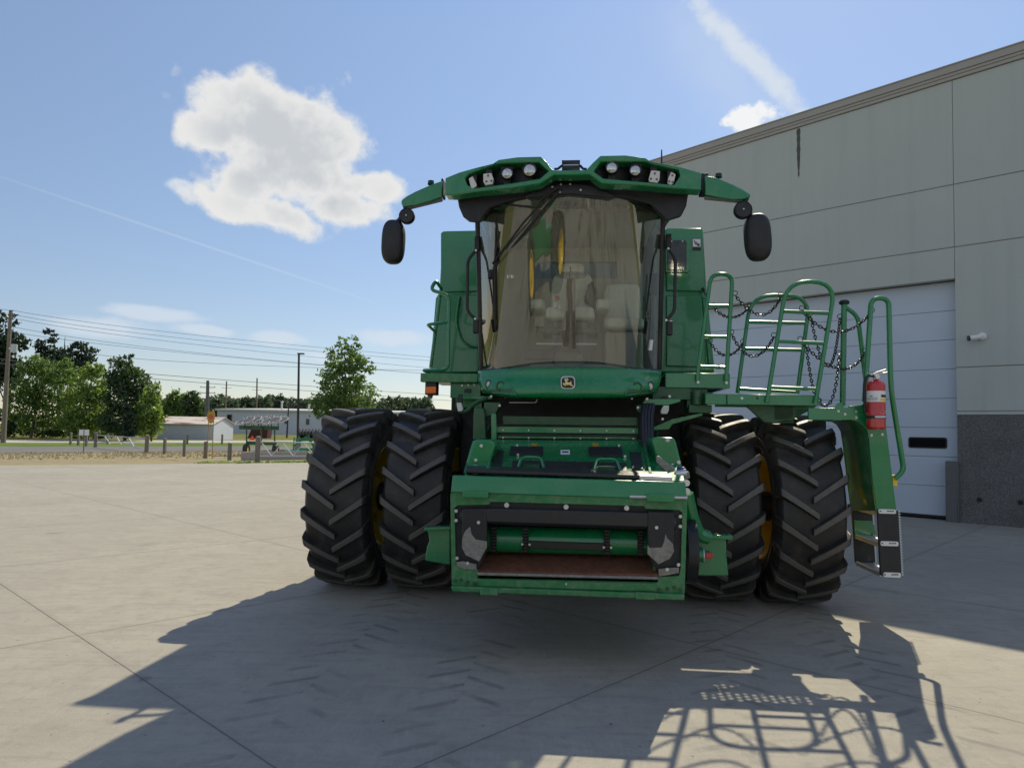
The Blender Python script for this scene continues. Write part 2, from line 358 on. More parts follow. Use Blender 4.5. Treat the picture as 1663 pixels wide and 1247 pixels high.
# ------------------------------------------------------------------ mesh builder
class MB:
    def __init__(s): s.v = []; s.f = []; s.mi = []; s.cur = 0
    def add(s, vs, fs):
        o = len(s.v); s.v += [tuple(v) for v in vs]
        for f in fs: s.f.append(tuple(i + o for i in f)); s.mi.append(s.cur)
        return s
    def hexa(s, p):       # 4 bottom (ccw), 4 top
        return s.add(p, [(3, 2, 1, 0), (4, 5, 6, 7), (0, 1, 5, 4), (1, 2, 6, 5), (2, 3, 7, 6), (3, 0, 4, 7)])
    def box(s, c, d, mx=None):
        x, y, z = d[0] / 2, d[1] / 2, d[2] / 2
        p = [Vector(q) for q in ((-x, -y, -z), (x, -y, -z), (x, y, -z), (-x, y, -z), (-x, -y, z), (x, -y, z), (x, y, z), (-x, y, z))]
        if mx: p = [mx @ q for q in p]
        c = Vector(c); return s.hexa([q + c for q in p])
    def span(s, a, b):    # box from corner to corner
        a, b = Vector(a), Vector(b); return s.box((a + b) / 2, [abs(q) for q in (b - a)])
    def prism(s, pts, vec):
        n = len(pts); pts = [Vector(p) for p in pts]; vec = Vector(vec)
        vs = pts + [p + vec for p in pts]
        return s.add(vs, [tuple(range(n)), tuple(range(2 * n - 1, n - 1, -1))] + [(i, i + n, (i + 1) % n + n, (i + 1) % n) for i in range(n)])
    def holed(s, outer, holes, vec):
        bm = bmesh.new(); vec = Vector(vec); es = []; loops = []
        for lp in [outer] + holes:
            vs = [bm.verts.new(Vector(p)) for p in lp]
            es += [bm.edges.new((vs[i], vs[(i + 1) % len(vs)])) for i in range(len(vs))]; loops.append([Vector(p) for p in lp])
        bmesh.ops.triangle_fill(bm, use_beauty=True, edges=es)
        bm.verts.index_update(); vv = [v.co.copy() for v in bm.verts]; ff = [tuple(v.index for v in f.verts) for f in bm.faces]; bm.free()
        s.add(vv, ff); s.add([v + vec for v in vv], [f[::-1] for f in ff])
        for lp in loops:
            n = len(lp); s.add(lp + [p + vec for p in lp], [(i, i + n, (i + 1) % n + n, (i + 1) % n) for i in range(n)])
        return s
    def tube(s, pts, r, n=8, fillet=0, closed=False, cap=True, fs=4):
        pts = [Vector(p) for p in pts]
        if fillet:
            q = []; m = len(pts)
            for i, p in enumerate(pts):
                if not closed and i in (0, m - 1): q.append(p); continue
                a, b = pts[i - 1], pts[(i + 1) % m]
                da, db = (a - p), (b - p); t = min(fillet, da.length * .48, db.length * .48)
                A, B = p + da.normalized() * t, p + db.normalized() * t
                for k in range(fs + 1):
                    u = k / fs; q.append(A * (1 - u) ** 2 + p * 2 * u * (1 - u) + B * u * u)
            pts = q
        m = len(pts); vs = []; up = None
        rr = r if isinstance(r, (list, tuple)) else [r] * m
        for i, p in enumerate(pts):
            if closed: t = pts[(i + 1) % m] - pts[i - 1]
            else: t = pts[min(i + 1, m - 1)] - pts[max(i - 1, 0)]
            if t.length < 1e-9: t = Vector((0, 0, 1))
            t.normalize()
            if up is None:
                up = t.orthogonal().normalized()
            up = (up - t * up.dot(t))
            if up.length < 1e-6: up = t.orthogonal()
            up.normalize(); sd = t.cross(up)
            for k in range(n):
                a = 2 * math.pi * k / n; vs.append(p + (up * math.cos(a) + sd * math.sin(a)) * rr[i])
        fs_ = []
        for i in range(m if closed else m - 1):
            j = (i + 1) % m
            for k in range(n): fs_.append((i * n + k, i * n + (k + 1) % n, j * n + (k + 1) % n, j * n + k))
        if not closed and cap: fs_ += [tuple(range(n - 1, -1, -1)), tuple(range((m - 1) * n, m * n))]
        return s.add(vs, fs_)
    def cyl(s, a, b, r, r2=None, n=16): return s.tube([a, b], [r, r if r2 is None else r2], n)
    def lathe(s, prof, n=48, axis='x', c=(0, 0, 0), closed=True):
        """prof: (along, radius)"""
        c = Vector(c); vs = []; m = len(prof)
        for k in range(n):
            a = 2 * math.pi * k / n
            for (l, r) in prof:
                p, q = r * math.cos(a), r * math.sin(a)
                vs.append(c + Vector({'x': (l, -p, q), 'y': (p, l, q), 'z': (p, q, l)}[axis]))
        fs = []
        for k in range(n):
            k2 = (k + 1) % n
            for i in range(m - 1): fs.append((k * m + i, k * m + i + 1, k2 * m + i + 1, k2 * m + i))
        return s.add(vs, fs)
    def ell(s, c, r, n=16, m=10, mx=None, pw=1.0):
        vs = []; c = Vector(c)
        def sp(v): return math.copysign(abs(v) ** pw, v)
        for i in range(m + 1):
            t = math.pi * i / m - math.pi / 2
            for k in range(n):
                a = 2 * math.pi * k / n
                p = Vector((sp(math.cos(t)) * sp(math.cos(a)) * r[0], sp(math.cos(t)) * sp(math.sin(a)) * r[1], sp(math.sin(t)) * r[2]))
                if mx: p = mx @ p
                vs.append(c + p)
        return s.add(vs, [(i * n + k, i * n + (k + 1) % n, (i + 1) * n + (k + 1) % n, (i + 1) * n + k) for i in range(m) for k in range(n)])
    def grid(s, fn, nu, nv, thick=None):
        vs = [fn(i / nu, j / nv) for j in range(nv + 1) for i in range(nu + 1)]
        return s.add(vs, [(j * (nu + 1) + i, j * (nu + 1) + i + 1, (j + 1) * (nu + 1) + i + 1, (j + 1) * (nu + 1) + i) for j in range(nv) for i in range(nu)])
    def build(s, name, mats, parent=None, smooth=35, bevel=0, solid=0, fix=True):
        me = bpy.data.meshes.new(name); me.from_pydata(s.v, [], s.f)
        mats = mats if isinstance(mats, (list, tuple)) else [mats]
        for m in mats: me.materials.append(M[m] if isinstance(m, str) else m)
        if len(mats) > 1: me.polygons.foreach_set('material_index', s.mi)
        if fix and len(s.f) < 20000:
            bm = bmesh.new(); bm.from_mesh(me); bmesh.ops.remove_doubles(bm, verts=bm.verts, dist=1e-5)
            bmesh.ops.recalc_face_normals(bm, faces=bm.faces); bm.to_mesh(me); bm.free()
        if smooth: me.shade_smooth(); me.set_sharp_from_angle(angle=R(smooth))
        o = bpy.data.objects.new(name, me); col.objects.link(o)
        if parent: o.parent = parent
        if solid:
            md = o.modifiers.new('solid', 'SOLIDIFY'); md.thickness = solid; md.offset = 0
        if bevel:
            md = o.modifiers.new('bevel', 'BEVEL'); md.width = bevel; md.segments = 2; md.limit_method = 'ANGLE'; md.angle_limit = R(40)
        return o
def tag(o, label, cat, group=None, kind=None):
    if label: o['label'] = label
    if cat: o['category'] = cat
    if group: o['group'] = group
    if kind: o['kind'] = kind
    return o
def empty(name, loc=(0, 0, 0), rz=0, parent=None):
    o = bpy.data.objects.new(name, None); col.objects.link(o); o.location = loc; o.rotation_euler = (0, 0, rz); o.empty_display_size = .2
    if parent: o.parent = parent
    return o
def copy_tree(o, parent=None):
    c = o.copy(); col.objects.link(c)
    if parent: c.parent = parent
    for ch in list(o.children): copy_tree(ch, c)
    return c

# ------------------------------------------------------------------ setting: ground sheets
def sheet(name, pts, z, m):
    o = MB().add([(p[0], p[1], z) for p in pts], [tuple(range(len(pts)))]).build(name, m, smooth=0)
    o['kind'] = 'structure'; return o
sheet('ground', [(-1500, -400), (1500, -400), (1500, 2600), (-1500, 2600)], -.02, 'field_grass')
def edge(a, b): return ground(-200, a), ground(720, b)
def ext(p, q, k): return p + (p - q) * k
e_apron, e_verge, e_road, e_grass, e_pale = edge(758, 748.5), edge(737, 731), edge(725, 724), edge(718.5, 719), edge(714, 715.5)
def band(name, A, B, z, m):
    a0, a1 = ext(A[0], A[1], .5), ext(A[1], A[0], 2.0); b0, b1 = ext(B[0], B[1], .5), ext(B[1], B[0], 2.0)
    return sheet(name, [a0, a1, b1, b0], z, m)
rnd = random.Random(3)
a0, a1 = ext(e_apron[0], e_apron[1], 1.2), ext(e_apron[1], e_apron[0], 1.0)
front = [(a0.x, -60), (120, -60), (120, a1.y)]
far_edge = [a1.lerp(a0, k / 60) + Vector((0, rnd.uniform(-.16, .16), 0)) for k in range(61)]   # broken apron edge
sheet('concrete_apron', front + [(p.x, p.y) for p in far_edge], 0, 'apron')
band('dry_verge', (e_apron[0] - Vector((0, 3, 0)), e_apron[1] - Vector((0, 3, 0))), e_verge, -.012, 'dry_grass')
band('road', e_verge, e_road, -.008, 'asphalt')
band('grass_strip', e_road, e_grass, -.012, 'green_grass')
band('far_road', e_grass, e_pale, -.008, 'pale_road')

# tufts of dry grass and weeds along the broken concrete edge
def tufts(name, n, region, hmin, hmax, m, seed):
    rr = random.Random(seed); vs = []; fs = []
    for i in range(n):
        p = region(rr); h = rr.uniform(hmin, hmax)
        for k in range(5):
            a = rr.uniform(0, 6.28); wd_ = .012 + .01 * rr.random(); l = Vector((math.cos(a), math.sin(a), 0))
            b = p + l * rr.uniform(0, .07); t = b + l * h * rr.uniform(.2, .8) + Vector((0, 0, h)); sdv = Vector((-l.y, l.x, 0)) * wd_
            o = len(vs); vs += [b - sdv, b + sdv, t]; fs.append((o, o + 1, o + 2))
    o = MB(); o.add(vs, fs); ob = o.build(name, m, smooth=0, fix=False); ob['kind'] = 'stuff'; return ob
M['straw'] = leaf_mat('straw', (.26, .215, .12), (.34, .28, .15), .3)
def rg_verge(rr):
    t = rr.random(); k = .35 + .65 * rr.random() ** .7
    x0 = e_apron[0].lerp(e_apron[1], t); x1 = e_verge[0].lerp(e_verge[1], t); return Vector((*(x0.lerp(x1, k)).xy, -.01))
tag(tufts('dry_grass_tufts', 3000, rg_verge, .03, .13, 'straw', 5), 'dry yellow grass tufts on the strip between concrete and road', 'grass')
def rg_edge(rr):
    t = rr.uniform(.45, .8); x0 = e_apron[0].lerp(e_apron[1], t); return Vector((*x0.xy, -.01)) + Vector((0, rr.uniform(-.2, 1.2), 0))
tag(tufts('green_weeds', 500, rg_edge, .04, .15, 'leaf_bright', 6), 'green weeds growing at the edge of the concrete', 'weeds')

# ------------------------------------------------------------------ workshop building
OW = ground(1556, 848); TH = R(46.9)
wd = Vector((math.sin(TH), -math.cos(TH), 0)); wn = Vector((math.cos(TH), math.sin(TH), 0))
bld = empty('workshop_building', OW, math.atan2(wd.y, wd.x))
tag(bld, 'large pale precast concrete workshop with a white overhead door behind the harvester', 'building')
# local: x along the wall to the right, y into the building, z up
S0, S1, DP = -9.6, 16.0, 26.0
DL, DH = -7.45, 5.34
def ztop(s): return 9.84 + .03 * s
mb = MB(); g = .008; zs = [0, 2.37, 3.37, 6.05, 7.46]
def panel(x0, x1, z0, z1, top=False, d=.2):
    za, zb = (ztop(x0), ztop(x1)) if top else (z1, z1)
    h = .004; mb.hexa([(x0 + h, 0, z0 + g), (x1 - h, 0, z0 + g), (x1 - h, d, z0 + g), (x0 + h, d, z0 + g), (x0 + h, 0, za - g), (x1 - h, 0, zb - g), (x1 - h, d, zb - g), (x0 + h, d, za - g)])
cols = [(S0, DL), (DL, 0.0), (0.0, 7.3), (7.3, S1)]
for i, (x0, x1) in enumerate(cols):
    if i == 1:
        panel(x0, x1, DH, 6.05); panel(x0, x1, 6.05, 7.46); panel(x0, x1, 7.46, 0, True)
    else:
        panel(x0, x1, 2.41, 3.37); panel(x0, x1, 3.37, 6.05); panel(x0, x1, 6.05, 7.46); panel(x0, x1, 7.46, 0, True)
mb.build('wall', 'precast', bld, bevel=.008)
mb = MB()      # dark core behind the reveals, side and back walls
for (x0, x1) in ((S0 + .01, DL - .004), (.004, S1 - .01)): mb.span((x0, .02, 0), (x1, .35, 9.3))
mb.span((DL - .004, .02, DH + .016), (.004, .35, 9.3))
mb.build('wall_core', 'joint', bld)
mb = MB(); mb.span((S0, .21, 0), (S0 + .2, DP, 9.5)); mb.span((S1 - .2, .21, 0), (S1, DP, 9.9)); mb.span((S0, DP, 0), (S1, DP + .2, 9.6))
mb.build('side_wall', 'precast', bld)
mb = MB(); mb.hexa([(S0, .2, 9.4), (S1, .2, 9.4 + .4), (S1, DP, 9.8), (S0, DP, 9.4), (S0, .2, 9.5), (S1, .2, 9.9), (S1, DP, 9.9), (S0, DP, 9.5)])
mb.build('roof', 'coping', bld)
mb = MB()      # stepped sheet-metal coping
for (z0, z1, pr) in ((0, .07, .04), (.07, .08, .03), (.08, .14, .055), (.14, .15, .045), (.15, .31, .08), (.31, .335, .10)):
    mb.hexa([(S0 - pr, -pr, ztop(S0) + z0), (S1 + pr, -pr, ztop(S1) + z0), (S1 + pr, .3, ztop(S1) + z0), (S0 - pr, .3, ztop(S0) + z0),
             (S0 - pr, -pr, ztop(S0) + z1), (S1 + pr, -pr, ztop(S1) + z1), (S1 + pr, .3, ztop(S1) + z1), (S0 - pr, .3, ztop(S0) + z1)])
mb.build('roof_coping', 'coping', bld)
for (x0, x1) in ((S0, DL - .01), (.01, S1)):
    MB().span((x0, .0, 0), (x1, .22, 2.33)).build('aggregate_base', 'aggregate', bld)
    MB().span((x0, -.015, 2.334), (x1, .2, 2.406)).build('wall_ledge', 'precast', bld, bevel=.006)
# overhead door, eight sections
dr = MB(); zz = [.09 + k * .656 for k in range(9)]
for a, b in zip(zz, zz[1:]): dr.span((DL + .03, .26, a + .004), (-.03, .31, b - .004))
door = dr.build('overhead_door', 'door_panel', bld, bevel=.004)
MB().span((DL, .285, .05), (0, .34, DH + .2)).build('door_backing', 'galv_dark', door)
MB().span((DL + .03, .262, .035), (-.03, .30, .092)).build('bottom_seal', 'black', door)
def rrect(x0, x1, z0, z1, r, y, n=4):
    out = []
    for (cx, cz, a0) in ((x1 - r, z1 - r, 0), (x0 + r, z1 - r, 90), (x0 + r, z0 + r, 180), (x1 - r, z0 + r, 270)):
        for k in range(n + 1):
            a = R(a0 + 90 * k / n); out.append(Vector((cx + r * math.cos(a), y, cz + r * math.sin(a))))
    return out
for xw in (-1.02, -3.4, -5.8):
    f_ = MB().holed(rrect(xw, xw + .78, 1.585, 1.835, .05, .25), [rrect(xw + .03, xw + .75, 1.615, 1.805, .035, .25)], (0, .02, 0)).build('door_window', 'black', door)
    MB().prism(rrect(xw + .028, xw + .752, 1.613, 1.807, .035, .256), (0, .008, 0)).build('window_pane', 'dark_glass', door)
cg = MB(); cg.span((-.20, -.06, 0), (.0, .0, 1.32)); cg.span((-.22, -.06, 0), (-.20, .24, 1.32)); cg.span((.0, -.062, 0), (.03, -.002, 1.32))
cg.build('corner_guard', 'galv_dark', bld, bevel=.01)
st = MB(); rr = random.Random(8); L_ = []; Rr = []
for k in range(15):
    z = 9.70 - k * .092; wv = .05 * (1 - (k / 15) ** 3) + rr.uniform(-.012, .012)
    L_.append((-3.42 - wv, -.004, z)); Rr.append((-3.42 + wv * .8, -.004, z))
for k in range(14): st.add([L_[k], Rr[k], Rr[k + 1], L_[k + 1]], [(0, 1, 2, 3)])
st.build('water_streak', 'stain', bld, smooth=0)
for xh in (.40, 1.12): MB().cyl((xh, .0, .52), (xh, -.03, .52), .05, .04, 12).build('pipe_plug', 'black', bld)
# camera on the wall
cm = empty('security_camera', OW + wd * .5 + Vector((0, 0, 4.02)), math.atan2(wd.y, wd.x))
tag(cm, 'small white security camera with a black front on the wall beside the overhead door', 'camera')
MB().lathe([(0, .0), (0, .085), (-.04, .08), (-.06, .05), (-.06, 0)], 20, 'y').build('mount', 'white', cm)
b = MB(); b.tube([(0, -.05, 0), (-.06, -.13, -.03)], .03, 10); b.tube([(-.02, -.1, -.02), (-.2, -.19, -.045)], .055, 14); b.build('camera_body', 'white', cm)
MB().tube([(-.2, -.19, -.045), (-.235, -.208, -.05)], [.056, .058], 14).build('lens_cap', 'dark_glass', cm)
# ------------------------------------------------------------------ combine harvester
CH = empty('combine_harvester', (.68, 8.10, 0), R(-5.2))
tag(CH, 'big green combine harvester with dual front wheels and no header, parked on the concrete', 'combine harvester')
CM = Matrix.Translation(CH.location) @ Matrix.Rotation(R(-5.2), 4, 'Z'); CI = CM.inverted()
def L(px, py, yl):
    o = CI @ CAM; d = CI.to_3x3() @ ray(px, py); return o + d * ((yl - o.y) / d.y)
def zoomer(ox, oy, s):
    return lambda x, y, yl: L(ox + x / s, oy + y / s, yl)
FZ = zoomer(720, 620, 3.3707); Z5 = zoomer(1080, 430, 3.96); Z1 = zoomer(480, 220, 2.969); Z2 = zoomer(880, 220, 2.969)
ZA = zoomer(680, 590, 8.906); ZB = zoomer(1020, 590, 8.906); ZL = zoomer(1340, 640, 3.897); Z6 = zoomer(1080, 640, 3.464); Z3 = zoomer(480, 620, 3.465); ZW = zoomer(770, 310, 3.897)
def plate(name, m, Z, pts, yl, depth, parent=None, bevel=.004, holes=()):
    o = MB()
    P = [Z(x, y, yl) for x, y in pts]
    if holes: o.holed(P, [[Z(x, y, yl) for x, y in h] for h in holes], (0, depth, 0))
    else: o.prism(P, (0, depth, 0))
    return o.build(name, m, parent or CH, bevel=bevel)
def PX(px, py, yl): return L(px, py, yl)
def bolt(name, parent, p, r=.014, m='steel', h=.012):
    o = MB(); p = Vector(p); r *= .72; o.cyl(p, p + Vector((0, -h * .35, 0)), r * 1.4, None, 14); o.cyl(p + Vector((0, -h * .35, 0)), p + Vector((0, -h, 0)), r, r * .9, 6)
    return o.build(name, m, parent, smooth=30)

# ---- wheels
def make_wheel():
    wh = empty('wheel', parent=CH)
    t = MB(); h = .335
    prof = [(-.27, .545), (-.31, .60), (-h, .72), (-h, .82), (-.322, .885), (-.29, .925), (-.2, .937), (0, .945), (.2, .937), (.29, .925), (.322, .885), (h, .82), (h, .72), (.31, .60), (.27, .545)]
    t.lathe(prof, 120)
    for (rr_, dr_) in ((.66, .008), (.76, .007), (.80, .006)):
        for sg in (-1, 1):
            xs = h if rr_ > .7 else .322
            t.lathe([(sg * (xs - .003), rr_ - .009), (sg * (xs + dr_), rr_ - .004), (sg * (xs + dr_), rr_ + .004), (sg * (xs - .003), rr_ + .009)], 96)
    NL = 20
    for sg in (-1, 1):
        for k in range(NL):
            th0 = 2 * math.pi * (k + (.5 if sg > 0 else 0)) / NL; secs = []
            for (s, rt, rb, wdt) in ((0, 1.010, .93, .060), (.1, 1.014, .93, .063), (.3, 1.014, .93, .066), (.55, 1.012, .92, .070), (.8, 1.006, .905, .076), (.93, .996, .89, .084), (.985, .965, .86, .090), (1.0, .90, .80, .094)):
                a = sg * (-.025 + .372 * s) if s < .99 else sg * .349
                th = th0 + .25 * s
                sec = []
                for (dw, r) in ((-.64, rb), (-.46, rt), (.46, rt), (.64, rb)):
                    an = th + dw * wdt / 1.0
                    aa = a if r == rt else a * (.985 if s > .9 else 1)
                    sec.append((aa, -r * math.cos(an), r * math.sin(an)))
                secs.append(sec)
            vs = [p for q in secs for p in q]; m = len(secs)
            fs = [(i * 4 + j, i * 4 + (j + 1) % 4, i * 4 + 4 + (j + 1) % 4, i * 4 + 4 + j) for i in range(m - 1) for j in range(4)] + [(0, 1, 2, 3), ((m - 1) * 4 + 3, (m - 1) * 4 + 2, (m - 1) * 4 + 1, (m - 1) * 4)]
            t.add(vs, fs)
    ty = t.build('tyre', 'tyre', wh, smooth=32, bevel=.006)
    r_ = MB()
    r_.lathe([(-.285, .585), (-.30, .575), (-.295, .555), (-.25, .525), (-.16, .50), (-.05, .485), (.05, .485), (.16, .50), (.25, .525), (.295, .555), (.30, .575), (.285, .585), (.26, .55), (.1, .51), (-.1, .51), (-.26, .55), (-.285, .585)], 72)
    r_.lathe([(.06, .49), (.03, .46), (.04, .40), (.10, .34), (.12, .25), (.12, .06), (.12, 0)], 48); r_.lathe([(.04, .49), (.01, .46), (.02, .40), (.08, .34), (.10, .25), (.10, 0)], 48)
    rim = r_.build('rim', 'yellow', wh)
    hb = MB(); hb.lathe([(.10, .22), (.19, .20), (.20, .12), (.20, 0)], 32)
    for k in range(10):
        a = 2 * math.pi * k / 10; p = Vector((.12, .26 * math.cos(a), .26 * math.sin(a))); hb.cyl(p, p + Vector((.035, 0, 0)), .02, .018, 6)
    hb.build('hub', 'yellow', wh)
    return wh
W0 = make_wheel()
for i, (x, rot) in enumerate(((-2.43, .05), (-1.60, .19), (1.57, .11), (2.38, .0))):
    w_ = W0 if i == 0 else copy_tree(W0, CH)
    w_.location = (x, 0, 1.005); w_.rotation_euler = (rot, 0, 0)
for x in (-1.45, 1.45):
    w_ = copy_tree(W0, CH); w_.scale = (.85, .72, .72); w_.location = (x, 4.3, .724); w_.rotation_euler = (.1, 0, 0)
a_ = MB(); a_.cyl((-2.2, 0, 1.0), (2.2, 0, 1.0), .16, None, 24)
for s in (-1, 1):
    a_.cyl((s * .95, 0, 1.0), (s * 1.35, 0, 1.0), .36, .30, 28); a_.cyl((s * 2.0, 0, 1.0), (s * 2.06, 0, 1.0), .22, None, 28)
a_.span((-1.0, -.2, .85), (1.0, .2, 1.2)); a_.build('front_axle', 'black', CH, bevel=.01)
MB().cyl((-1.3, 4.3, .72), (1.3, 4.3, .72), .11).build('rear_axle', 'dark_green', CH)

# ---- body behind the cab
b_ = MB(); yb = .78
pts = [(721, 377), (724, 374.5), (800, 373), (1060, 371), (1138, 370.5), (1142.5, 376), (1147, 456), (1153, 530), (1161, 606), (697, 608), (702, 545), (707, 484), (713, 474), (716, 420)]
b_.prism([L(x, y, yb) for x, y in pts], (0, 4.6, 0))
body = b_.build('body', 'green', CH, bevel=.035)
lo = MB(); lo.span((-1.55, .9, .95), (1.6, 5.6, 2.4)); lo.span((-1.3, .1, 1.15), (1.3, 1.0, 2.33)); lo.build('chassis_shade_fill', 'black', CH, bevel=.02)  # black blocks; their colour paints in the shade under the cab
tk = MB(); tk.hexa([(-1.25, 1.4, 4.2), (1.35, 1.4, 4.2), (1.35, 4.4, 4.2), (-1.25, 4.4, 4.2), (-1.1, 1.7, 4.42), (1.2, 1.7, 4.42), (1.2, 4.1, 4.42), (-1.1, 4.1, 4.42)]); tk.build('grain_tank_cover', 'galv_dark', CH)
def bz(Z, pts, yl, d, m, name, bev=.012): return plate(name, m, Z, pts, yl, d, body, bev)
bz(Z1, [(700, 470), (712, 462), (885, 458), (885, 752), (700, 756)], yb - .03, .04, 'green', 'upper_panel')
bz(Z1, [(690, 782), (700, 772), (885, 768), (885, 1142), (650, 1142), (668, 960)], yb - .035, .04, 'green', 'lower_panel')
bz(Z2, [(600, 447), (768, 447), (776, 456), (788, 752), (600, 748)], yb - .03, .04, 'green', 'upper_panel')
bz(Z2, [(600, 770), (755, 774), (772, 790), (780, 930), (792, 1118), (600, 1112)], yb - .035, .04, 'green', 'lower_panel')
bz(Z2, [(772, 778), (800, 785), (832, 1120), (804, 1120)], yb - .03, .035, 'green', 'corner_panel')
wf = plate('window_frame', 'green', Z2, [(596, 497), (705, 497), (715, 508), (715, 652), (704, 662), (596, 662)], yb - .05, .03, body, .008)
plate('tank_window', 'dark_glass', Z2, [(605, 505), (690, 505), (698, 513), (698, 642), (690, 650), (605, 650)], yb - .058, .02, body, .006)
for q in ((625, 511), (678, 511), (680, 645)): bolt('window_bolt', body, Z2(*q, yb - .06), .009, h=.01)
dc = MB(); dc.mi = []
def quad(o, Z, x0, y0, x1, y1, yl, mi=0, d=.003):
    o.cur = mi; o.prism([Z(x0, y0, yl), Z(x1, y0, yl), Z(x1, y1, yl), Z(x0, y1, yl)], (0, d, 0))
quad(dc, Z2, 724, 495, 769, 556, yb - .034, 2); quad(dc, Z2, 728, 500, 765, 537, yb - .037, 0); quad(dc, Z2, 729, 540, 765, 553, yb - .037, 1)
dc.cur = 1
for tp in ([(733, 508), (737, 506), (742, 520), (752, 523), (760, 519), (761, 523), (752, 528), (739, 525)], [(740, 512), (748, 514), (752, 521), (746, 520)], [(748, 528), (762, 526), (760, 534), (752, 534)]):
    dc.prism([Z2(x, y, yb - .0385) for x, y in tp], (0, .001, 0))
dc.build('warning_decal', ['white', 'black', 'galv_dark'], body, smooth=0)
# small things fixed to the right body panel
o = MB(); o.cyl(Z2(772, 735, yb - .1), Z2(786, 748, yb - .1), .02); o.tube([Z2(775, 738, yb - .1), Z2(790, 770, yb - .12), Z2(805, 790, yb - .1)], .008); o.build('panel_latch', 'black', body)
o = MB(); o.tube([Z1(790, 778, yb - .06), Z1(772, 900, yb - .08), Z1(800, 990, yb - .08), Z1(850, 1020, yb - .06), Z1(880, 1020, yb - .05)], .016, fillet=.1); o.build('panel_ridge', 'green', body)

# ---- cab
M['painted_sky_pane'] = simple('sky_coloured_pane', (.24, .34, .44), .15, var=.15, scale=3)  # opaque pane; its blue-grey stands for sky seen through the window
XC = 926.0
def gy(u, v): return -1.05 - .36 * v + .06 * u * u + .40 * abs(u) ** 4.5
def gpt(u, v, off=0):
    hw = 141 + 6 * v
    py = (597 + 3 * u * u) * (1 - v) + (318 + 30 * abs(u) ** 3) * v
    return L(XC + u * hw, py, gy(u, v)) + Vector((0, off, 0))
def gpx(px, py, off=-.03):
    v = (598 - py) / 280.0; u = (px - XC) / (141 + 6 * v); u = max(-1.05, min(1.05, u))
    return L(px, py, gy(u, v) + off)
ws = MB(); ws.grid(lambda i, j: gpt(i * 2 - 1, j), 36, 20)
wsh = ws.build('windshield', 'glass', CH, smooth=180)
cabf = MB()
for s in (-1, 1):
    cabf.tube([gpt(s * 1.02, k / 8, .02) for k in range(9)], .034, 10)
    e0, e1 = gpt(s, 0), gpt(s, 1)
    for (yy, rr_) in ((.0, .03), (.52, .05)):
        cabf.tube([(e0.x, yy, 2.38), (e1.x, yy - .02, 4.1)], rr_, 8)
cabf.tube([gpt(-1 + k / 10, -.012, .01) for k in range(21)], .03, 8)
cabf.tube([gpt(-1 + k / 10, 1.015, .03) for k in range(21)], .035, 8)
cab = cabf.build('cab_frame', 'rubber_black', CH)
eL, eR = gpt(-1, .5), gpt(1, .5)
zf = 2.36
MB().span((eL.x, -.7, zf - .08), (eR.x, .55, zf)).build('cab_floor', 'trim', cab)
fl = MB(); fl.prism([gpt(-1 + k / 8, 0, .03) - Vector((0, 0, .03)) for k in range(17)], (0, 0, -.06)); fl.build('cab_sill', 'trim', cab)
rw = MB(); xa, xb = eL.x + .03, eR.x - .03
pa, pb = L(868, 452, .5), L(1002, 425, .5); zw0, zw1, xw0, xw1 = pa.z, pb.z, pa.x, pb.x
rw.holed([Vector((xa, .50, zf)), Vector((xb, .50, zf)), Vector((xb, .50, 4.05)), Vector((xa, .50, 4.05))], [[Vector((xw0, .50, zw0)), Vector((xw1, .50, zw0)), Vector((xw1, .50, zw1)), Vector((xw0, .50, zw1))]], (0, .05, 0))
M['cab_lining'] = simple('cab_lining', (.42, .395, .34), .85, var=.12, scale=6)
rw.build('rear_wall', 'cab_lining', cab)
MB().span((xw0 - .02, .55, zw0 - .02), (xw1 + .02, .56, zw1 + .02)).build('rear_window', 'painted_sky_pane', cab)
hl = MB(); hl.span((xa, -.9, 4.03), (xb, .5, 4.07)); hl.build('headliner', 'headliner', cab)
for s, e in ((-1, eL), (1, eR)):
    sw_ = MB(); a0_, a1_ = gpt(s, 0), gpt(s, 1)
    sw_.add([(a0_.x, a0_.y, a0_.z), (a0_.x, .5, a0_.z), (a1_.x, .5, a1_.z), (a1_.x, a1_.y, a1_.z)], [(0, 1, 2, 3)])
    sw_.build('side_window', 'side_glass', cab, smooth=0)
# seats, wheel and column seen through the glass
def cush(o, c, d, mx=None, pw=.45): o.ell(c, [q / 2 for q in d], 20, 12, mx, pw)
cs = L(926, 512, -.05); x0 = cs.x
st_ = MB(); zc_ = cs.z
cush(st_, (x0, -.02, zc_), (.56, .52, .17)); st_.build('operator_seat', 'seat', CH)
st_ = MB(); cush(st_, (x0 + .02, .26, zc_ + .27), (.50, .17, .58), Matrix.Rotation(R(-8), 3, 'X')); cush(st_, (x0 + .02, .30, zc_ + .60), (.26, .11, .16)); st_.build('seat_back', 'seat', CH)
for sx in (-.37, .37):
    st_ = MB(); cush(st_, (x0 + sx, -.02, zc_ + .10), (.16, .46, .13)); st_.build('armrest', 'seat', CH)
o = MB(); o.span((x0 - .2, -.2, 2.36), (x0 + .2, .2, zc_ - .08)); o.span((x0 - .32, -.26, zc_ - .24), (x0 + .32, .22, zc_ - .17)); o.build('seat_base', 'galv_dark', CH, bevel=.03)
pl_, pr_, pt1, pb1 = L(982, 470, .05), L(1043, 470, .05), L(1010, 466, .15), L(1010, 590, -.12)
xi = (pl_.x + pr_.x) / 2; wi_ = pr_.x - pl_.x; zs_ = L(1010, 526, -.1).z
o = MB(); cush(o, (xi, .0, zs_), (wi_ * 1.06, .46, .14)); o.build('passenger_seat', 'seat', CH)
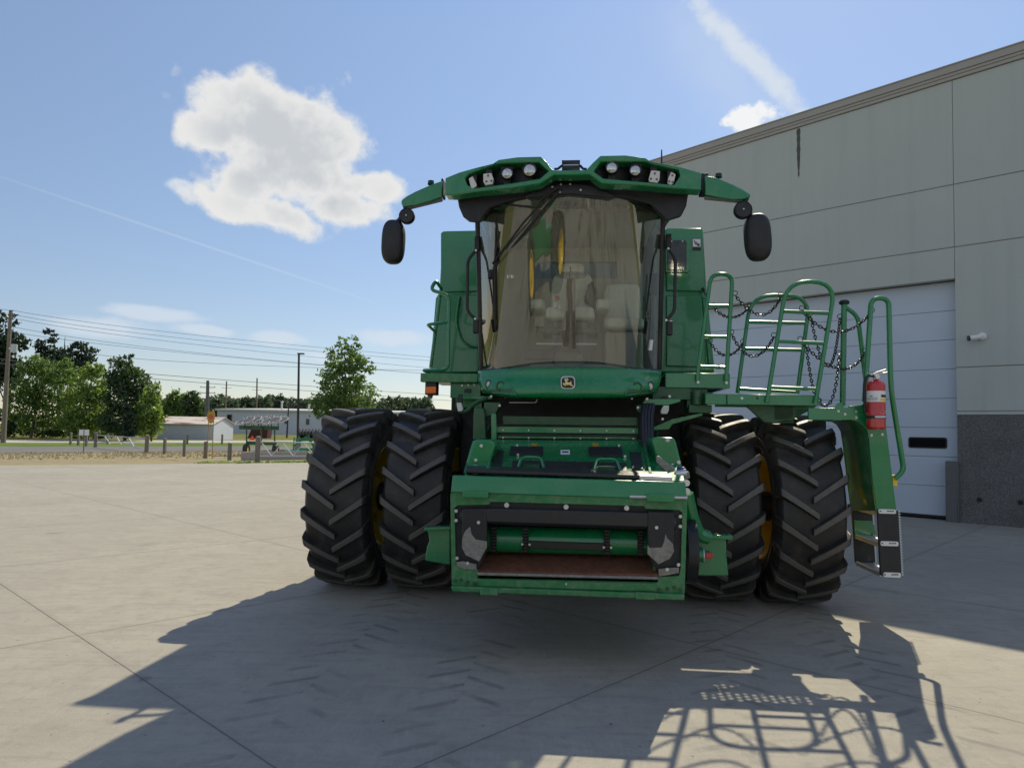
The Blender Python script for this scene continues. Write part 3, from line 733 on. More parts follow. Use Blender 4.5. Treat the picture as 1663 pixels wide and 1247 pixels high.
o = MB(); cush(o, (xi, .24, (zs_ + pt1.z) / 2 + .02), (wi_, .15, pt1.z - zs_ + .06), Matrix.Rotation(R(-8), 3, 'X'), .35); o.build('passenger_seat_back', 'seat', CH)
o = MB(); o.span((xi - wi_ * .5, -.16, 2.37), (xi + wi_ * .5, .25, zs_ - .10)); o.build('passenger_seat_base', 'cab_lining', CH, bevel=.03)
o = MB(); o.span((xi - wi_ * .52, -.12, zs_ - .10), (xi + wi_ * .52, .22, zs_ - .06)); o.build('seat_hinge', 'black', CH)
wc_ = L(928, 447, -.42)
o = MB(); o.tube([(x0, -.78, 2.36), (x0, -.72, 2.80), wc_ + Vector((0, -.02, -.04))], [.10, .07, .045], 12); o.build('steering_column', 'trim', CH)
o = MB(); cush(o, (x0, -.80, 2.48), (.30, .2, .26)); o.span((x0 - .42, -.55, 2.44), (x0 + .38, -.40, 2.50)); o.build('pedal_console', 'trim', CH, bevel=.01)
o = MB(); a_, b_2 = L(871, 559.5, -.5), L(969, 557.5, -.5); o.span(a_, b_2 + Vector((0, .03, 0))); o.build('foot_rail', 'white', CH)
o = MB(); a_, b_2 = L(850, 583, -.45), L(900, 568, -.45); o.span(a_, b_2 + Vector((0, .1, 0))); a_, b_2 = L(884, 556, -.3), L(912, 545, -.3); o.build('floor_box', 'galv_dark', CH, bevel=.01)
o = MB(); a_, b_2 = L(868, 530, -.2), L(884, 513, -.2); o.span(a_, b_2 + Vector((0, .15, 0))); o.build('side_box', 'trim', CH, bevel=.01)
sw = MB(); c0 = wc_; mx = Matrix.Rotation(R(22), 3, 'X')
sw.tube([c0 + mx @ Vector((.16 * math.cos(a), .16 * math.sin(a), 0)) for a in [2 * math.pi * k / 28 for k in range(28)]], .014, 8, closed=True)
for a in (90, 210, 330): sw.tube([c0, c0 + mx @ Vector((.16 * math.cos(R(a)), .16 * math.sin(R(a)), 0))], .012, 6)
sw.cyl(c0 + mx @ Vector((0, 0, -.04)), c0 + mx @ Vector((0, 0, .015)), .045); sw.build('steering_wheel', 'trim', CH)
o = MB(); o.prism([L(x, y, .1) for x, y in ((955, 462), (962, 456), (968, 470), (964, 500), (948, 490))], (0, .04, 0)); o.build('control_lever', 'black', CH, bevel=.01)
for q in ((905, 488), (902, 500), (910, 503)):
    o = MB(); p = L(*q, -.33); o.cyl(p, p + Vector((0, 0, .05)), .022, .026, 10); o.build('control_knob', 'red' if q[1] < 490 else 'white', CH)
o = MB(); cp = L(1055, 470, -.35); o.tube([(cp.x, -.35, 2.5), (cp.x, -.35, 3.3)], .03, 8); o.span((cp.x - .03, -.50, 3.25), (cp.x + .12, -.46, 3.5)); o.build('display_screen', 'black', CH, bevel=.01)
# strap hanging against the windscreen: wire loop, strap and two tails
o = MB(); o.tube([gpx(925.5, 433, .05), gpx(927, 439, .05), gpx(924.5, 444, .05), gpx(925.5, 452, .05)], .006, 6)
def ribbon(pp, hw_):
    vs = []; 
    for (x, y) in pp: vs += [gpx(x - hw_, y, .05), gpx(x + hw_, y, .05)]
    o.prism([v for v in vs[0::2]] + [v for v in vs[1::2]][::-1], (0, .012, 0))
ribbon([(925.5, 452), (924, 466), (926, 490), (926, 512)], 4.5); ribbon([(923, 505), (922.5, 535), (919, 563)], 3.6); ribbon([(930, 505), (931, 535), (932, 567)], 3.2); ribbon([(914, 537), (916, 548), (918, 560)], 3.5)
M['strap_black'] = simple('black_webbing', (.004, .004, .006), .9); o.build('sunshade_strap', 'strap_black', CH)
for q in ((826, 449), (832.5, 449)):
    plate('glass_sticker', 'white', lambda x, y, yl: L(x, y, yl), [(q[0] - 2.6, q[1] - 2.6), (q[0] + 2.6, q[1] - 2.6), (q[0] + 2.6, q[1] + 2.4), (q[0] - 2.6, q[1] + 2.4)], gy((q[0] - XC) / 141, .53) - .012, .004, wsh, 0)
plate('glass_sticker', 'white', lambda x, y, yl: L(x, y, yl), [(1054, 552), (1061, 552), (1059, 569), (1052, 569)], gy(.92, .15) - .012, .004, wsh, 0)
# wipers
wp = MB()
wp.tube([gpx(911, 306, -.09), gpx(868, 358, -.08), gpx(795, 447, -.05)], .014, 8); wp.tube([gpx(904, 303, -.09), gpx(850, 362, -.08), gpx(800, 428, -.06)], .010, 8)
wp.tube([gpx(806, 352, -.03), gpx(803.5, 445, -.03), gpx(804.5, 536, -.03)], [.008, .014, .008], 6); wp.tube([gpx(810, 376, -.03), gpx(800, 445, -.045), gpx(803, 520, -.03)], .008, 6)
wp.cyl(gpx(797, 440, -.02), gpx(797, 452, -.06), .03); wp.build('windshield_wiper', 'black', CH)
w2 = MB(); w2.tube([gpx(806, 331, -.05), gpx(840, 334, -.05), gpx(874, 337, -.06)], .010, 6); w2.tube([gpx(874, 337, -.06), gpx(881, 322, -.09), gpx(908, 304, -.09)], .012, 6); w2.build('wiper_arm', 'black', CH)
# grab handles on the A-posts
for (p4, br) in (([(773, 407), (759.5, 422), (758.5, 506), (771.5, 518)], ((774.5, 396), (772, 530))), ([(1085.5, 404), (1097, 419), (1095.5, 506), (1082, 520)], ((1085, 392), (1087, 533)))):
    o = MB(); o.tube([L(*q, -.86) for q in p4], .018, 8, fillet=.06)
    for q in br:
        c = L(*q, -.86); o.span(c - Vector((.022, .03, .07)), c + Vector((.03, .05, .07)))
    h_ = o.build('grab_handle', 'black', CH, bevel=.006)
    for q in (p4[0], p4[-1]): bolt('handle_bolt', h_, L(*q, -.885), .012)

# ---- roof
def yr(px, k=.36): return -1.70 + k * ((px - 926) / 213.0) ** 2
def RP(pts, dy=0): return [L(x, y, yr(x) + dy) for x, y in pts]
up = [(723, 289), (745, 280), (770.5, 272.8), (801.5, 265), (809.5, 259.5), (840.7, 255), (878, 254), (887, 262), (896, 274), (899, 276.3), (926, 276.3), (952, 276), (963, 264), (975, 252.8), (1015.8, 251.9), (1048, 256), (1055.5, 261.4), (1102, 269.8), (1139.3, 280.6)]
dn = [(1139.3, 309.3), (1102, 306.7), (1048, 301.5), (990, 299), (976, 298), (958, 284), (952, 283.6), (926, 284.6), (900, 284.2), (877, 298.8), (833, 305.7), (778, 311), (738, 317), (723, 316.6)]
pkL = [(754.7, 290), (762.5, 282), (800, 268.3), (812.6, 265.4), (875, 263.3), (891.5, 277.5), (876.7, 290), (833, 297), (769, 305.7), (759.4, 301)]
pkR = [(964, 278.5), (976, 262.5), (1048, 262.5), (1062.7, 267), (1102.4, 276), (1105, 285), (1095, 300.2), (1052, 296), (979.7, 289.6)]
rf = MB(); rf.holed(RP(up + dn), [RP(pkL), RP(pkR)], (0, .16, 0)); roof = rf.build('cab_roof', 'green', CH, bevel=.012)
rs = MB()       # crowned roof shell running back
bk = [L(x, y, yr(x)) for x, y in up]; n = len(bk)
rows = []
for (dy, dz, sc) in ((.14, 0, 1), (.5, .05, .99), (1.1, .09, .96), (1.7, .05, .9), (2.05, -.08, .84)):
    rows.append([Vector((p.x * sc, max(p.y, -1.70) + dy, p.z + dz - (.0 if dy < .2 else .05 * (p.z > 4.2)))) for p in bk])
vs = [p for r_ in rows for p in r_]
rs.add(vs, [(j * n + i, j * n + i + 1, (j + 1) * n + i + 1, (j + 1) * n + i) for j in range(4) for i in range(n - 1)])
rs.build('roof_shell', 'green', roof, smooth=30, solid=.02)
for pk in (pkL, pkR):
    cx = sum(q[0] for q in pk) / len(pk); cy = sum(q[1] for q in pk) / len(pk)
    o = MB(); o.prism(RP([(cx + (x - cx) * 1.03, cy + (y - cy) * 1.05) for x, y in pk], .15), (0, .02, 0)); o.build('lamp_recess', 'black', roof, smooth=0)
ud = [(723, 316), (742, 320), (745, 337), (752, 353), (762, 361), (779, 363), (784, 352), (796, 338), (830, 327), (880, 319), (926, 316), (975, 317.5), (1020, 323), (1056, 333), (1070, 346), (1083, 360), (1106, 353), (1115, 335), (1118, 316), (1139, 308.6), (1102, 305.5), (1048, 300.5), (990, 298), (976, 297), (957, 283), (926, 283), (900, 283), (877, 297.8), (833, 304.7), (778, 310)]
o = MB(); o.prism([L(x, y, -1.45 + .3 * ((x - 926) / 213.0) ** 2) for x, y in ud], (0, .5, .18)); o.build('roof_underside', 'black', roof, bevel=.03)
o = MB(); o.prism([L(x, y, -1.49) for x, y in ((852, 318), (885, 302), (905, 298), (948, 298), (968, 302), (1000, 318), (990, 321), (926, 315), (862, 321))], (0, .1, 0)); o.build('wiper_cowl', 'rubber_black', roof, bevel=.012)
for q in ((897, 304), (911, 300), (926, 299.5), (943, 309), (909, 312)): bolt('cowl_bolt', roof, L(*q, -1.50), .010)
def round_lamp(px, py, r):
    c = L(px, py, yr(px) + .05); r = r * .0058
    o = MB(); o.lathe([(.08, 0), (.08, r * .9), (-.03, r * 1.12), (-.04, r * 1.05), (-.02, r * .98), (-.02, r)], 28, 'y', c); o.cur = 1
    o.lathe([(-.022, r), (-.032, r * .6), (-.036, 0)], 28, 'y', c)
    o.build('round_work_light', ['black', 'lens'], roof)
    b2 = MB(); b2.span(c + Vector((-.03, .02, -r - .06)), c + Vector((.03, .06, r + .01))); b2.span(c + Vector((-r * 1.1, .02, r)), c + Vector((r * 1.1, .06, r + .025))); b2.build('lamp_bracket', 'black', roof)
for q in ((823.8, 282.7, 9.5), (860.3, 277.3, 10.5), (993.5, 273.5, 9.5), (1031.5, 278, 9.3)): round_lamp(*q)
def square_lamp(pts, dots):
    c = [L(x, y, yr(x) - .0) for x, y in pts]
    o = MB(); o.prism(c, (0, .05, 0)); o.cur = 1
    for d in dots:
        p = L(*d, yr(d[0]) - .003); o.cyl(p, p + Vector((0, -.003, 0)), .011, None, 12)
    o.build('square_work_light', ['white_lamp', 'galv_dark'], roof, bevel=.006)
    mx_ = sum(c, Vector()) / len(c); MB().span(mx_ + Vector((-.03, .05, -.05)), mx_ + Vector((.03, .12, .12))).build('lamp_bracket', 'black', roof)
square_lamp([(761, 290), (767.5, 286), (774, 299.5), (773.5, 302.5), (767, 307), (764.5, 304)], [])
square_lamp([(785, 282.5), (798, 281.3), (801.5, 291), (800, 298.5), (788.5, 300.8), (785, 295)], [(792.7, 285.5), (790, 295), (798, 294)])
square_lamp([(1057.5, 277.5), (1059.5, 277), (1071.8, 278.3), (1071, 291.8), (1067, 297), (1055, 295.4), (1053.5, 290.5)], [(1063.5, 282), (1057, 290.5), (1066.5, 291.5)])
square_lamp([(1090, 279.5), (1097.3, 283.5), (1094, 297.5), (1089, 300.5), (1084.2, 297.5), (1085.5, 289)], [(1092, 285), (1087, 295), (1092.5, 296)])
o = MB(); c = L(926, 276, -1.45)
o.span(L(912.5, 275.5, -1.45), L(915, 263.5, -1.40)); o.span(L(939.5, 275.5, -1.45), L(942, 263.5, -1.40)); o.span(L(912.5, 265, -1.45), L(942, 263.4, -1.40)); o.span(L(914, 274.5, -1.45), L(941, 271.5, -1.40))
o.tube([L(913, 269, -1.42), L(906, 274.5, -1.42), L(900, 275, -1.42)], .012, 6); o.tube([L(942, 269, -1.42), L(947, 274.5, -1.42), L(953, 275, -1.42)], .012, 6); o.build('receiver_bracket', 'black', roof)
o = MB(); p = L(1074.5, 263, -1.0); q = L(1074.5, 243.5, -1.0); o.tube([p - Vector((0, 0, .05)), p, q], [.012, .009, .006], 8); o.build('antenna', 'black', roof)
# folding lamp arms and mirrors
def arm(root, tip, pts_top, pts_bot, conn):
    o = MB()
    def sec(x, y0, y1, yl, d): return [L(x, y1, yl), L(x, y1, yl + d), L(x, y0, yl + d * .8), L(x, y0, yl)]
    S = [sec(*r_) for r_ in root]
    for A, B in zip(S, S[1:]): o.hexa([A[0], A[1], B[1], B[0], A[3], A[2], B[2], B[3]])
    a = o.build('lamp_arm', 'green', CH, bevel=.012)
    o = MB(); A, B = S[0], S[-2]
    o.hexa([A[0] + Vector((0, .03, -.035)), A[1] + Vector((0, -.03, -.035)), B[1] + Vector((0, -.03, -.03)), B[0] + Vector((0, .03, -.03)), A[0] + Vector((0, .01, -.002)), A[1] - Vector((0, .01, .002)), B[1] - Vector((0, .01, .002)), B[0] + Vector((0, .01, -.002))])
    o.build('arm_light', 'galv_dark', a, bevel=.006)
    x0_, y0_, x1_, y1_ = conn; o = MB(); o.span(L(x0_, y1_, -1.20), L(x1_, y0_, -1.05)); o.build('arm_hinge', 'black', a, bevel=.01)
    return a
aL = arm([(718.5, 294, 320.5, -1.25, .26), (700, 300.5, 327, -1.24, .24), (675, 311.5, 334, -1.20, .20), (660, 319.5, 336, -1.17, .16), (652, 325.5, 333, -1.14, .12)], 0, 0, 0, (715.5, 298, 724.5, 318))
aR = arm([(1144.3, 285.5, 317.5, -1.25, .26), (1165, 289.5, 321, -1.24, .24), (1190, 300, 325, -1.20, .20), (1207, 308.5, 324.5, -1.17, .16), (1218.5, 315.5, 320.5, -1.14, .12)], 0, 0, 0, (1138.5, 290, 1146.5, 313))
for a, q in ((aL, (700, 297)), (aR, (1167, 285.5))):
    o = MB(); c = L(*q, -1.12); o.cyl(c - Vector((0, 0, .02)), c + Vector((0, 0, .018)), .035, .03, 14); o.build('arm_cap', 'black', a)
def mirror(rc, rr_, top, bot, hw, tip):
    m0 = empty('mirror', parent=CH)
    yl = -1.12; c = L(*rc, yl - .05); r = rr_ * .0072
    o = MB(); o.lathe([(.09, 0), (.09, r * .6), (.03, r), (-.02, r), (-.03, r * .93), (-.022, r * .85), (-.022, 0)], 28, 'y', c); o.build('round_mirror', 'black', m0); bolt('mirror_bolt', m0, c + Vector((0, -.03, 0)), .008)
    A, B = L(*top, yl), L(*bot, yl); mid = (A + B) / 2; ln = (A - B).length; d = (A - B).normalized(); ang = math.atan2(d.x, d.z)
    mx = Matrix.Rotation(ang, 3, 'Y')
    o = MB(); o.ell(mid, (hw * .0061, .11, ln / 2), 28, 18, mx, .68); o.build('mirror_housing', 'black', m0)
    o = MB(); t = L(*tip, yl + .02); o.tube([t, c + Vector((0, .05, .02)), A + Vector((0, 0, -.03))], .026, 10, fillet=.05); o.tube([c + Vector((0, .05, 0)), A + (c - A) * .3 + Vector((0, .03, 0))], .03, 8); o.build('mirror_arm', 'black', m0)
mirror((660.8, 351.3), 11, (641, 358), (637, 429), 19, (657, 331))
mirror((1206.5, 341.3), 12, (1227.5, 348), (1233, 424), 20.5, (1213, 320))
# ---- nose panel under the windscreen
def nose(i, j):
    u = i * 2 - 1; au = abs(u)
    top = 598 + 5.5 * au ** 2.5; bot = 646.5 - (1.5 * au + 15 * max(0, au - .62) ** 1.4 * 2.2)
    bot = max(bot, top + 24)
    hw = 147 - 7 * (j ** 2) * (1 if j > .5 else .3)
    sm = max(0, min(1, (j - .12) / .7)); sm = sm * sm * (3 - 2 * sm)
    y = -1.30 + .46 * au ** 2.6 - .03 * min(1, j / .06) - .11 * sm + .9 * max(0, j - .9)
    return L(925 + u * hw, top + (bot - top) * j, y)
o = MB(); o.grid(nose, 44, 14); np_ = o.build('nose_panel', 'green', CH, smooth=60, solid=.03)
o = MB(); o.prism([nose(k / 16, 0) + Vector((0, .0, .0)) for k in range(17)], (0, .22, -.02)); o.build('nose_top', 'green', np_)
def nsurf(px, py, off=.006):
    """point of the nose panel seen at a picture position, pushed out along the view"""
    u = max(-1, min(1, (px - 925) / 143.0)); lo_, hi_ = 0.0, 1.0
    for _ in range(24):
        md = (lo_ + hi_) / 2; q = nose_py(u, md)
        if q < py: lo_ = md
        else: hi_ = md
    return L(px, py, nose(.5 + u / 2, (lo_ + hi_) / 2).y - off)
def nose_py(u, j):
    au = abs(u); top = 598 + 5.5 * au ** 2.5; bot = max(646.5 - (1.5 * au + 15 * max(0, au - .62) ** 1.4 * 2.2), top + 24); return top + (bot - top) * j
def head(px, py, rx, ry, m, name):
    c = nsurf(px, py, .032); rx *= .0058; ry *= .0058
    o = MB()
    ring = lambda k, y: [c + Vector((rx * k * math.cos(a), y, ry * k * math.sin(a))) for a in [2 * math.pi * i / 24 for i in range(24)]]
    vs = ring(1.3, .05) + ring(1.28, -.006) + ring(1.02, -.008) + ring(.98, .006); o.add(vs, [(r_ * 24 + i, r_ * 24 + (i + 1) % 24, r_ * 24 + 24 + (i + 1) % 24, r_ * 24 + 24 + i) for r_ in range(3) for i in range(24)])
    o.cur = 1; vs = ring(1.0, .004) + ring(.6, -.004) + [c + Vector((0, -.006, 0))]; o.add(vs, [(i, (i + 1) % 24, 24 + (i + 1) % 24, 24 + i) for i in range(24)] + [(24 + i, 24 + (i + 1) % 24, 48) for i in range(24)])
    o.build(name, ['black' if m != 'green' else 'dark_green', m], np_)
for cs4 in (((785.5, 616.5), (824, 616.5), (838, 641), (797, 637)), ((1066, 616.5), (1028, 617.5), (1014, 642), (1055, 637))):
    o = MB(); n_ = 12
    def pq(i, j): 
        a_ = Vector(cs4[0]).lerp(Vector(cs4[1]), i); b_ = Vector(cs4[3]).lerp(Vector(cs4[2]), i); return a_.lerp(b_, j)
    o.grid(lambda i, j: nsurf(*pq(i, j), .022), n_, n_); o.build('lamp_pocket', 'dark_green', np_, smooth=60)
    ed = [pq(k / 8, 0) for k in range(8)] + [pq(1, k / 8) for k in range(8)] + [pq(1 - k / 8, 1) for k in range(8)] + [pq(0, 1 - k / 8) for k in range(8)]
    o = MB(); o.tube([nsurf(*e, .022) for e in ed], .008, 6, closed=True); o.build('lamp_rim', 'green', np_)
for q in ((793.5, 624.5, 4.4, 6.6, 'white_lamp', 'headlight'), (813.5, 627.3, 7.0, 7.4, 'green', 'lamp_blank'), (1056.5, 627.5, 4.4, 6.6, 'white_lamp', 'headlight'), (1034.5, 629, 7.2, 7.4, 'green', 'lamp_blank')): head(*q)
# emblem: black shield with a white border and a leaping deer
ZE = zoomer(880, 595, 20.7875); ye = min(nsurf(925, y_, 0).y for y_ in (612, 616, 620, 624, 628, 633)) - .012
def srect(cx, cy, a, b, n=36, p=.52):
    return [(cx + math.copysign(abs(math.cos(t)) ** p, math.cos(t)) * a, cy + math.copysign(abs(math.sin(t)) ** p, math.sin(t)) * b) for t in [2 * math.pi * k / n for k in range(n)]]
em = MB(); em.prism([ZE(x, y, ye) for x, y in srect(880, 545, 242, 215)], (0, .012, 0)); em.cur = 1
em.prism([ZE(x, y, ye - .002) for x, y in srect(880, 545, 212, 185)], (0, .004, 0)); em.cur = 2
deer = [[(700, 570), (740, 555), (790, 575), (800, 510), (765, 485), (790, 465), (850, 470), (860, 530), (940, 545), (965, 500), (990, 500), (1000, 580), (1010, 620), (1085, 680), (1060, 690), (985, 650), (920, 615), (850, 630), (780, 605), (750, 590), (815, 655), (795, 668), (715, 605)],
        [(800, 470), (760, 440), (750, 400), (768, 412), (800, 445), (790, 385), (808, 380), (822, 450), (850, 420), (835, 378), (858, 380), (872, 420), (905, 440), (900, 455), (850, 472)]]
em.cur = 2; em.prism([ZE(x, y, ye - .0035) for x, y in deer[0]], (0, .002, 0)); em.cur = 0; em.prism([ZE(x, y, ye - .0035) for x, y in deer[1]], (0, .002, 0))
M['emblem_gold'] = simple('emblem_gold', (.80, .66, .22), .4)
em.build('emblem', ['white', 'black', 'emblem_gold'], np_, smooth=0)

# ---- decks either side of the cab
dk = MB(); dk.span(L(682.5, 620, -.55), L(778, 608, -.45)); a, b = L(682.5, 609, -.5), L(781, 609, -.5); dk.span((a.x, -.46, a.z - .03), (b.x, .75, a.z - .005))
dk.build('side_deck', 'green_dusty', CH, bevel=.008)
o = MB(); o.span(L(731, 646, -.40), L(782, 620.5, -.35)); o.span(L(747.5, 648, -.48), L(800, 643.5, -.40)); o.span(L(740, 662, -.2), L(790, 640, .2)); dkp = o.build('deck_bracket', 'green', CH, bevel=.006)
for q in ((750.5, 626), (761, 625.5), (770.5, 625)): bolt('deck_bolt', dkp, L(*q, -.41), .012)
MB().span(L(754, 637.5, -.42), L(765, 631.5, -.40)).build('data_plate', 'black', dkp)
ml = MB(); ml.span(L(690, 641, -.5), L(713, 621.5, -.36)); mk = ml.build('marker_lamp', 'black', CH, bevel=.006)
MB().prism([L(x, y, -.515) for x, y in ((691.3, 628), (708, 627.4), (708, 638.6), (691.5, 639))], (0, .02, 0)).build('amber_lens', 'orange', mk, bevel=.006)
o = MB(); o.cyl(L(699, 641, -.43), L(699, 646, -.43), .035, .02); o.build('lamp_stud', 'galv_dark', mk)
hr = MB(); yh = -.42
hr.tube([Z1(620, 1133, yh), Z1(735, 1130, yh), Z1(741, 770, yh), Z1(650, 745, yh), Z1(676, 700, yh), Z1(702, 738, yh + .25)], .020, 8, fillet=.07)
hr.tube([Z1(620, 1133, yh), Z1(652, 1150, yh + .4)], .02, 8)
hr.tube([Z1(651, 1120, yh + .5), Z1(697, 770, yh + .5), Z1(702, 735, yh + .4)], .020, 8, fillet=.05); hr.tube([Z1(737, 900, yh), Z1(636, 912, yh), Z1(675, 950, yh + .5)], .018, 8, fillet=.05)
hr.build('handrail', 'green', CH)
# right platform and its arch rail
bx = MB(); A, B = L(1080.6, 629.5, -.80), L(1185.6, 606.5, -.80)
bx.span(A, B + Vector((0, .05, 0))); bx.span((A.x, -.75, B.z - .03), (B.x, .6, B.z - .004)); bx.span((B.x - .05, -.74, A.z), (B.x, .6, B.z - .035))
pf = bx.build('platform', 'green', CH, bevel=.006)
for q in ((1133.5, 614.5), (1133.5, 620.5), (1179.5, 615.5), (1179.5, 621.5)): bolt('platform_bolt', pf, L(*q, -.825), .015)
RT = .021
def rail(name, Z, pts, yl, rungs, r=RT, fillet=.13):
    o = MB(); o.tube([Z(x, y, yl) for x, y in pts], r, 10, fillet=fillet, fs=6)
    for (xa_, ya_, xb_, yb_) in rungs: o.tube([Z(xa_, ya_, yl), Z(xb_, yb_, yl)], r * .9, 8)
    return o.build(name, 'green', CH)
rail('guard_rail', Z5, [(210, 745), (212, 690), (296, 58), (435, 62), (420, 300), (393, 745)], -.83, [(283, 265, 424, 268), (252, 462, 412, 466), (222, 655, 396, 662)], fillet=.20)
# swung-out landing
yf, yk = -1.00, -.42
lb = MB(); A, B = Z5(400, 898, yf), Z5(992, 838, yf); lb.span(A, B + Vector((0, .05, 0))); A2 = Z5(262, 898, yf); lb.span(Vector((A2.x, yf + .02, A.z)), Vector((A.x, yf + .07, B.z)))
lb.span((A.x, yk, A.z), (B.x, yk + .05, B.z)); lb.span((A.x, yf + .05, A.z + .03), (A.x + .04, yk, B.z - .02))
lnd = lb.build('landing_frame', 'green', CH, bevel=.006)
# perforated deck: real holes
o = MB(); zt = B.z - .012; nx, ny = 13, 8; hol = []; X0, X1 = A.x + .045, B.x - .0
for i in range(nx):
    for j in range(ny):
        cx, cy = X0 + .07 + i * (X1 - X0 - .14) / (nx - 1), yf + .10 + (j + (.5 if i % 2 else 0)) * (yk - yf - .16) / ny
        hol.append([Vector((cx + .017 * math.cos(R(60 * k)), cy + .017 * math.sin(R(60 * k)), zt)) for k in range(6)])
o.holed([Vector((X0, yf + .052, zt)), Vector((X1, yf + .052, zt)), Vector((X1, yk - .002, zt)), Vector((X0, yk - .002, zt))], hol, (0, 0, -.004)); o.build('landing_deck', 'dark_green', lnd, smooth=0)
for q in ((494, 858), (655, 848), (655, 876), (969, 858), (969, 886)): bolt('landing_bolt', lnd, Z5(*q, yf - .004), .014)
MB().cyl(Z5(592, 857, yf - .002), Z5(592, 857, yf + .02) , .012).build('landing_bolt', 'black', lnd)
rail('guard_rail', Z5, [(465, 825), (553, 195), (935, 200), (850, 830)], yk, [(540, 368, 912, 376), (516, 540, 886, 549), (478, 798, 852, 822)], fillet=.24)
rail('guard_rail', Z5, [(655, 885), (783, 105), (1098, 112), (967, 890)], yf - .02, [(764, 300, 1062, 312), (728, 492, 1028, 506), (668, 788, 974, 800)], fillet=.24)
o = MB(); o.tube([Z5(1142, 905, -.72), Z5(1152, 250, -.72)], .028, 12); p = Z5(1152, 240, -.72); post = o.build('rail_post', 'green', CH)
o = MB(); o.lathe([(-.03, .02), (-.022, .045), (.0, .052), (.016, .04), (.02, 0)], 20, 'z', p); o.build('post_knob', 'black', post)
o = MB(); o.tube([Z5(1160, 272, -.72), Z5(1240, 330, -.72), Z5(1292, 760, -.72)], .022, 10, fillet=.1); o.build('post_brace', 'green', post)
rail('ladder_rail', Z5, [(1283, 880), (1326, 215), (1438, 215), (1452, 800), (1536, 1322), (1478, 1375)], -1.02, [], .024, fillet=.17)
# hinge and brace under the platforms
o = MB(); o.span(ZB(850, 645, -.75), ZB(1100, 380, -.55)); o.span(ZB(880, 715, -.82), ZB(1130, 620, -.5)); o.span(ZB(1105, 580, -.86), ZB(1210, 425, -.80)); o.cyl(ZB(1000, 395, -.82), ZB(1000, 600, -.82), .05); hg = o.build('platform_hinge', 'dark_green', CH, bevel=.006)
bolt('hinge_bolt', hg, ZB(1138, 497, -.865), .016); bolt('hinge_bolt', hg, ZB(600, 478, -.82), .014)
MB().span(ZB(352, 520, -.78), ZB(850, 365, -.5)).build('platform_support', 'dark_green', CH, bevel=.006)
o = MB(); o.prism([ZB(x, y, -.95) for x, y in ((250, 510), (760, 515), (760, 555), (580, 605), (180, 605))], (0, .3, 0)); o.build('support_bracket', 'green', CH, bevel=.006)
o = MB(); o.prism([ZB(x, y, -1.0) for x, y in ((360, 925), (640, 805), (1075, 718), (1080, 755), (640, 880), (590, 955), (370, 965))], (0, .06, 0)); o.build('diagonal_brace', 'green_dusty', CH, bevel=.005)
o = MB(); o.prism([Z5(x, y, -.80) for x, y in ((510, 898), (990, 898), (960, 920), (830, 990), (700, 1015), (640, 1012))], (0, .05, 0)); o.prism([Z5(x, y, -.5) for x, y in ((640, 898), (830, 898), (830, 1020), (650, 1020))], (0, .05, 0)); o.span(Z5(700, 1000, -.8), Z5(770, 905, -.5)); o.build('ladder_pivot', 'dark_green', CH, bevel=.006)
# ladder: landing beam, two stringers, steps
yfr, yrr = -1.02, -.40
ld = empty('ladder', parent=CH)
fr = [(-105, 88), (60, 88), (72, 70), (85, 55), (110, 55), (120, 85), (150, 88), (155, 75), (230, 68), (262, 45), (376, 45), (383, 180), (452, 735), (327, 735), (302, 560), (278, 290), (268, 235), (240, 195), (205, 172), (170, 163), (-105, 163)]
s1 = plate('stringer', 'green', ZL, fr, yfr, .035, ld, .004)
rr_ = [(-105, 160), (100, 165), (150, 175), (215, 185), (240, 300), (300, 735), (262, 735), (165, 735), (150, 600), (120, 320), (103, 240), (90, 215), (-105, 215)]
s2 = plate('stringer', 'green', lambda x, y, yl: ZL(x, y, yl), [(-105, 88), (110, 88), (300, 95), (310, 200), (320, 735), (170, 735), (150, 600), (118, 320), (104, 235), (80, 195), (50, 175), (-105, 163)], yrr, .035, ld, .004); s2.data.materials[0] = M['dark_green']  # same paint as the front stringer; the darker copy puts in its shade
plate('stringer_extension', 'black', ZL, [(332, 735), (462, 735), (485, 1160), (352, 1146)], yfr - .01, .03, ld, .004)
plate('stringer_extension', 'black', ZL, [(168, 712), (298, 712), (318, 1085), (193, 1066)], yrr - .01, .03, ld, .004)
for k, (xx, yy, xe, ye_) in enumerate(((333, 726, 442, 754), (344, 929, 456, 958), (361, 1126, 470, 1156))):
    o = MB(); o.prism(rrect(ZL(xx, 0, yfr - .02).x, ZL(xe, 0, yfr - .02).x, ZL(xx, ye_, yfr - .02).z, ZL(xx, yy, yfr - .02).z, .015, yfr - .02), (0, .01, 0)); o.cur = 1
    for q in (.16, .6, .74, .88):
        p = ZL(xx + (xe - xx) * q, (yy + ye_) / 2, yfr - .021); o.span(p - Vector((.009, .001, .006)), p + Vector((.009, .001, .006)))
    o.build('reflector_strip', ['white', 'galv_dark'], ld, smooth=0)
